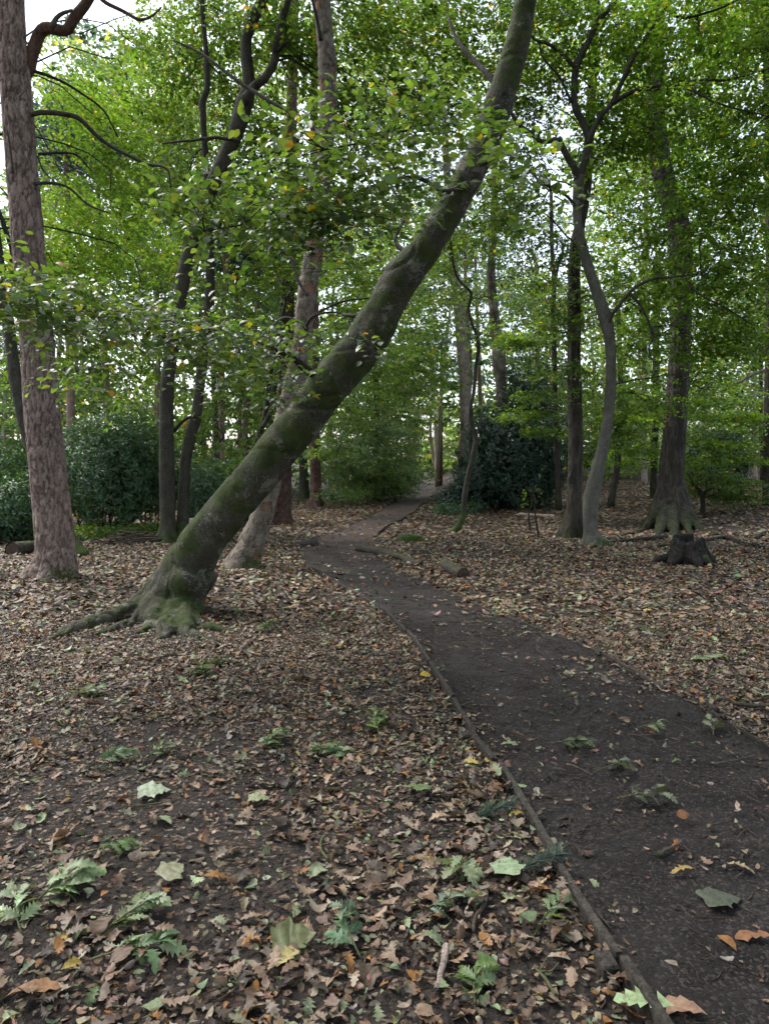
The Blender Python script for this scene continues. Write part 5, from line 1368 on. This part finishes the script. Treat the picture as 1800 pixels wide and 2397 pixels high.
# chosen single leaves one can point at
def one_leaf(label, px, py, k, cn, s, ang, tilt=.15, colr=None, group=None):
    s = s * (.74 if k == 3 else .85)
    p = ground(px, py); ipx = bool(in_path(np.array([p[0]]), np.array([p[1]]))[0])
    p[2] = float(hsurf(np.array([p[0]]), np.array([p[1]]))[0]) + (.008 if ipx else .035)
    gl = Geo(); c_ = np.array([colr if colr else LIT[cn]])
    leaves(gl, TPLS[k], np.zeros((1, 3)), np.array([[1.0, 0, 0]]), np.array([[0, 0, 1.0]]), 1.0, c_, fold=rng.uniform(-.1, .4) * (.35 if k == 3 else 1), bend=rng.uniform(-.1, .4) * (.5 if k == 3 else 1), crumple=.022)
    me = gl.mesh('fallen_leaf'); me.materials.append(M['litter'])
    ob = bpy.data.objects.new('fallen_leaf', me); COL.objects.link(ob)
    th = math.radians(ang)
    a = np.array([math.cos(th), math.sin(th), 0]); nn2 = UP + rng.normal(0, tilt, 3)
    put(ob, p - a * s * .5, a, nn2, s)
    tag(ob, label, 'leaf')
one_leaf('large whitish green maple leaf on bare soil, left of centre', 363, 1863, 3, 'palegreen', .20, 20, colr=(.33, .40, .28))
one_leaf('crumpled grey-green maple leaf below the large whitish one', 406, 2058, 3, 'palegreen', .15, 60, colr=(.30, .31, .20))
one_leaf('pale maple leaf in the middle of the litter left of the path', 607, 1879, 3, 'palegreen', .13, 10, colr=(.27, .31, .18))
one_leaf('dull green maple leaf lying flat near the board edge', 976, 1863, 3, 'green', .17, 170, colr=(.13, .19, .08))
one_leaf('pale green maple leaf touching the pine sprig by the board', 1187, 2047, 3, 'palegreen', .18, 80, colr=(.27, .36, .22))
one_leaf('round green leaf beside the board in the foreground', 1236, 2164, 2, 'green', .10, 40, colr=(.12, .18, .09))
one_leaf('large dull green leaf lying flat on the dark path', 1691, 2099, 3, 'green', .20, 5, .04, colr=(.075, .088, .06))
one_leaf('bright orange leaf standing out on dark soil', 471, 1977, 1, 'orange', .085, 100, .4)
one_leaf('pair-sized orange oak leaf beneath the crumpled maple leaf', 504, 2069, 0, 'orange', .13, 15, .3)
one_leaf('golden yellow leaf lying against the edging board far along', 997, 1587, 2, 'yellow', .12, 30, .3, colr=(.42, .30, .03))
one_leaf('yellow oak leaf beside the upper pine sprig', 1209, 1917, 0, 'yellow', .09, 200, .3)
one_leaf('yellow and tan oak leaf on the path near its dull flat leaf', 1599, 2036, 0, 'yellow', .11, 180, .2, colr=(.30, .22, .06))
one_leaf('big pinkish tan oak leaf at the bottom edge of the path', 1594, 2356, 1, 'tan', .17, 160, .2, colr=(.30, .19, .125))
one_leaf('large rust brown oak leaf on the path at the right edge', 1761, 2185, 1, 'orange', .15, 175, .35, colr=(.24, .12, .06))
one_leaf('small orange leaf on the path beside the rust brown leaf', 1702, 2204, 2, 'orange', .085, 300, .3)
one_leaf('curled orange brown leaf alone in the middle of the path', 1599, 1912, 2, 'orange', .085, 20, .5, colr=(.26, .12, .05))
one_leaf('narrow pale tan lobed leaf on the path below the curled one', 1734, 2028, 0, 'tan', .12, 330, .3, colr=(.34, .27, .16))
one_leaf('long pale green lobed leaf over the board end at the bottom', 1507, 2367, 0, 'palegreen', .2, 170, .2, colr=(.30, .42, .22))
one_leaf('large olive leaf with yellow rim lying low in the left foreground', 690, 2225, 3, 'green', .19, 15, .3, colr=(.13, .15, .06))
one_leaf('pale yellow curled leaf touching the olive leaf', 672, 2270, 1, 'yellow', .12, 60, .4, colr=(.42, .36, .16))
one_leaf('tan oak leaf lying flat at the bottom left corner', 80, 2335, 1, 'orange', .17, 20, .2, colr=(.27, .15, .075))

# ------------------------------------------------------------------ fallen green oak sprigs
def sprig(label, px, py, nl, L_, size, colr, ang, lift=.05, tpl=OAK, spread=1.1, cat='sprig'):
    p = ground(px, py); p[2] = float(hsurf(np.array([p[0]]), np.array([p[1]]))[0]) + .012
    size *= .64; nl = int(nl * 1.9); lift *= .6
    T = thing('oak_sprig', label, cat, p)
    th = math.radians(ang); a = np.array([math.cos(th), math.sin(th), 0]); b = np.array([-a[1], a[0], 0])
    pts = np.array([p - a * L_ * .6, p + b * L_ * .06 + UP * lift * .6, p + a * L_ * .45 + UP * lift])
    pts = resample(pts, 8)
    g = Geo(); g.add(*tube(pts, np.linspace(.004, .0018, 8), 5)[:3]); g.build('twig', M['mosstwig'], T)
    for i in range(nl):
        t = rng.uniform(.35, 1); q_ = pts[int(t * 7)]
        sa = rng.uniform(-spread, spread) + th
        dr_ = np.array([math.cos(sa), math.sin(sa), rng.uniform(-.15, min(.2, lift * 5))])
        gl = Geo(); c_ = np.array([colr]) * np.exp(rng.normal(0, .22)) * np.exp(rng.normal(0, .06, 3))
        if rng.random() < .35: c_ = c_ * .5 + .5 * np.array([[.24, .30, .17]])
        leaves(gl, tpl, (q_ + rng.normal(0, .01, 3))[None], dr_[None], (UP + rng.normal(0, .45, 3))[None], size * rng.uniform(.7, 1.15), c_, rng.uniform(.0, .5), rng.uniform(.0, .5), .015)
        gl.build('leaf', M['sprig_leaf'], T)
GR, PG, OL = (.085, .140, .045), (.215, .285, .150), (.10, .135, .03)
for a_ in (('big pale green oak sprig in the left foreground', 135, 2112, 13, .22, .16, PG, 60, .10),
           ('pale green oak sprig at the left frame edge in the foreground', 45, 2160, 9, .2, .15, PG, 120, .06),
           ('grey-green oak sprig right of the big pale one', 300, 2180, 10, .2, .15, PG, 50, .07),
           ('dark and pale green oak sprig nearest the bottom on the left', 312, 2255, 10, .2, .14, (.12, .19, .09), 10, .05),
           ('dark green oak sprig on bare soil at left, before the orange leaf', 262, 2004, 9, .16, .12, GR, 10, .05),
           ('green oak sprig on bare soil below the leaning tree root', 255, 1787, 10, .2, .14, (.10, .16, .075), 40, .07),
           ('small dark and pale green sprig just right of its larger neighbour on soil', 368, 1771, 8, .15, .12, GR, 70, .06),
           ('dense dark green oak sprig in mid litter', 634, 1748, 16, .22, .13, GR, 70, .08),
           ('long low green oak sprig beside the dense dark one', 790, 1768, 14, .34, .13, (.10, .17, .065), 170, .06),
           ('upright yellowish green oak sprig near the edging board', 885, 1712, 15, .22, .15, (.12, .18, .055), 95, .14),
           ('fan of olive green oak leaves on litter below the leaning base', 455, 1590, 8, .2, .18, OL, 45, .12),
           ('scattered pale green sprig left of the olive leaf fan', 184, 1635, 12, .32, .14, (.15, .21, .10), 20, .05),
           ('small dark sprig right of the olive leaf fan', 504, 1560, 8, .16, .12, GR, 30, .06),
           ('upright blue-green oak sprig left of the board in the foreground', 820, 2205, 8, .22, .16, (.09, .16, .085), 110, .12),
           ('weedy green sprig near the leaning tree on the path side', 620, 1480, 14, .3, .13, (.09, .14, .05), 60, .14),
           ('smaller weedy green sprig close to the leaning root', 552, 1436, 9, .24, .11, (.09, .14, .05), 100, .08),
           ('flattened dull green sprig on the near path centre', 1344, 1741, 9, .22, .13, (.085, .11, .055), 5, .02),
           ('dark trodden oak sprig in the middle of the path', 1446, 1809, 9, .2, .12, (.045, .05, .04), 20, .03),
           ('grey-brown oak sprig with an orange leaf on the path', 1512, 1874, 9, .24, .13, (.085, .085, .06), 10, .03),
           ('small pale green sprig on the path toward the stump side', 1523, 1709, 5, .14, .11, PG, 15, .03),
           ('grey-green oak sprig at the far side edge of the path', 1675, 1715, 7, .2, .13, (.12, .125, .085), 60, .05),
           ('mid green oak sprig at the bottom edge, centre right', 1117, 2325, 9, .16, .13, (.10, .16, .05), 80, .06),
           ('pale green sprig by the board near the lower pine sprig', 1290, 2150, 9, .2, .13, PG, 50, .05),
           ('bluish green sprig in litter left of the round green leaf', 1045, 2130, 8, .2, .13, (.16, .22, .15), 20, .04),
           ('pale drooping oak sprig left of the touching maple leaf', 1085, 2030, 7, .2, .15, (.24, .28, .17), 240, .07),
           ('pale green scatter of leaves on litter before the sinuous beech', 1450, 1303, 16, .5, .15, (.19, .24, .13), 10, .05),
           ('pale green leaf cluster on far litter right of the path', 1350, 1400, 10, .4, .13, (.24, .29, .16), 10, .04),
           ('pale green leaf cluster at right between stump and frame edge', 1650, 1552, 12, .4, .14, (.22, .27, .15), 10, .05)):
    sprig(*a_)

def needle_sprig(label, px, py, ang):
    p = ground(px, py); p[2] = float(hsurf(np.array([p[0]]), np.array([p[1]]))[0]) + .02
    T = thing('pine_sprig', label, 'sprig', p)
    th = math.radians(ang); a = np.array([math.cos(th), math.sin(th), .15])
    pts = resample(np.array([p - a * .1, p + a * .02 + UP * .015, p + a * .09 + UP * .02]), 6)
    g = Geo(); g.add(*tube(pts, np.linspace(.004, .002, 6), 5)[:3]); g.build('twig', M['stick'], T)
    g = Geo(); n = 170
    k = rng.integers(1, 6, n); dr_ = unit(a + rng.normal(0, .55, (n, 3)) + UP * .25)
    for i in range(n):
        e = pts[k[i]]; L_ = rng.uniform(.05, .08)
        g.add(*tube(np.array([e, e + dr_[i] * L_ * .5, e + dr_[i] * L_ - UP * .004]), np.array([.0013, .0012, .0004]), 3, cap=False)[:3], c=np.array([.13, .19, .15]) * rng.uniform(.7, 1.3))
    g.build('needles', M['needle'], T, kind='stuff')
needle_sprig('blue-green pine needle tuft lying near the edging board', 1150, 1912, 10)
needle_sprig('longer pine needle sprig against the board in the foreground', 1250, 2042, 15)

# ------------------------------------------------------------------ sticks
def stick(label, pts, r, mat='stick', forks=()):
    def line(pp):
        P_ = np.array([ground(x, y) for x, y in pp])
        P_[:, 2] = hsurf(P_[:, 0], P_[:, 1]) + np.where(in_path(P_[:, 0], P_[:, 1]), -.004, .014)
        return P_
    P_ = line(pts); P_[:, 2] += r * .7
    T = thing('stick', label, 'stick', P_[0])
    Q = resample(P_, 16); Q += r * .5 * np.stack([vnoise(Q * 23, 1), vnoise(Q * 23, 2), vnoise(Q * 23, 3)], 1)
    g = Geo(); g.add(*tube(Q, np.linspace(r, r * .6, 16), 8, lambda v: r * .15 * fbm(v * 60, 5))[:3]); g.build('stem', M[mat], T)
    for f in forks:
        P_ = line(f); P_[:, 2] += r * .7; P_[-1, 2] += .02
        g = Geo(); g.add(*tube(resample(P_, 8), np.linspace(r * .6, r * .25, 8), 6)[:3]); g.build('side_twig', M[mat], T)
stick('short brown stick lying across the middle of the path', [(1325, 1798), (1358, 1808), (1387, 1822)], .006)
stick('long thin stick on the far side of the path', [(1672, 1786), (1720, 1780), (1768, 1770)], .006)
stick('thick pale stick at the right frame edge by the path', [(1712, 1652), (1760, 1658), (1830, 1664)], .015, 'log', [[(1760, 1650), (1800, 1645), (1830, 1648)]])
stick('curved reddish brown stick beside the board in foreground', [(1138, 2098), (1132, 2130), (1112, 2156), (1108, 2190)], .009)
stick('grey weathered wood chunk in the foreground litter', [(1044, 2225), (1034, 2280), (1020, 2325)], .013, 'palepine')
stick('forked mossy green twig near the bottom edge', [(1300, 2340), (1275, 2300), (1250, 2272)], .006, 'mosstwig', [[(1265, 2284), (1290, 2282), (1308, 2276)], [(1262, 2284), (1275, 2262), (1284, 2256)]])
stick('bent green twig on dark soil left of the board', [(768, 2022), (752, 2000), (750, 1975), (764, 1955)], .006, 'mosstwig')
stick('dark twig poking from a sprig on bare soil at left', [(392, 1772), (408, 1756), (420, 1746)], .008)
stick('grey stick leading to the upright yellowish sprig', [(945, 1738), (1000, 1722), (1062, 1700)], .007, 'log')
stick('thin dark twig below the dense dark sprig', [(632, 1820), (648, 1800), (662, 1780)], .005)
stick('dark curved twig beside the large whitish leaf', [(300, 1895), (340, 1890), (410, 1886)], .004, 'mosstwig')
stick('reddish twig leaning on the leaning tree roots', [(290, 1462), (318, 1460), (345, 1472), (362, 1484)], .006)
stick('dark stick lying on the path near the right board', [(1470, 1720), (1500, 1724), (1545, 1726)], .005)
stick('curved stick on the path below the grey-brown sprig', [(1540, 1995), (1565, 1982), (1592, 1974)], .007)
stick('thin twig arching on the far part of the near path', [(1256, 1510), (1262, 1525), (1285, 1536)], .005)
stick('thin twig arc on the path beside the flattened sprig', [(1290, 1682), (1330, 1676), (1352, 1645)], .004)
stick('weathered stick before the sinuous beech', [(1168, 1292), (1178, 1284), (1182, 1278)], .012, 'palepine', [[(1140, 1290), (1160, 1289), (1170, 1290)]])
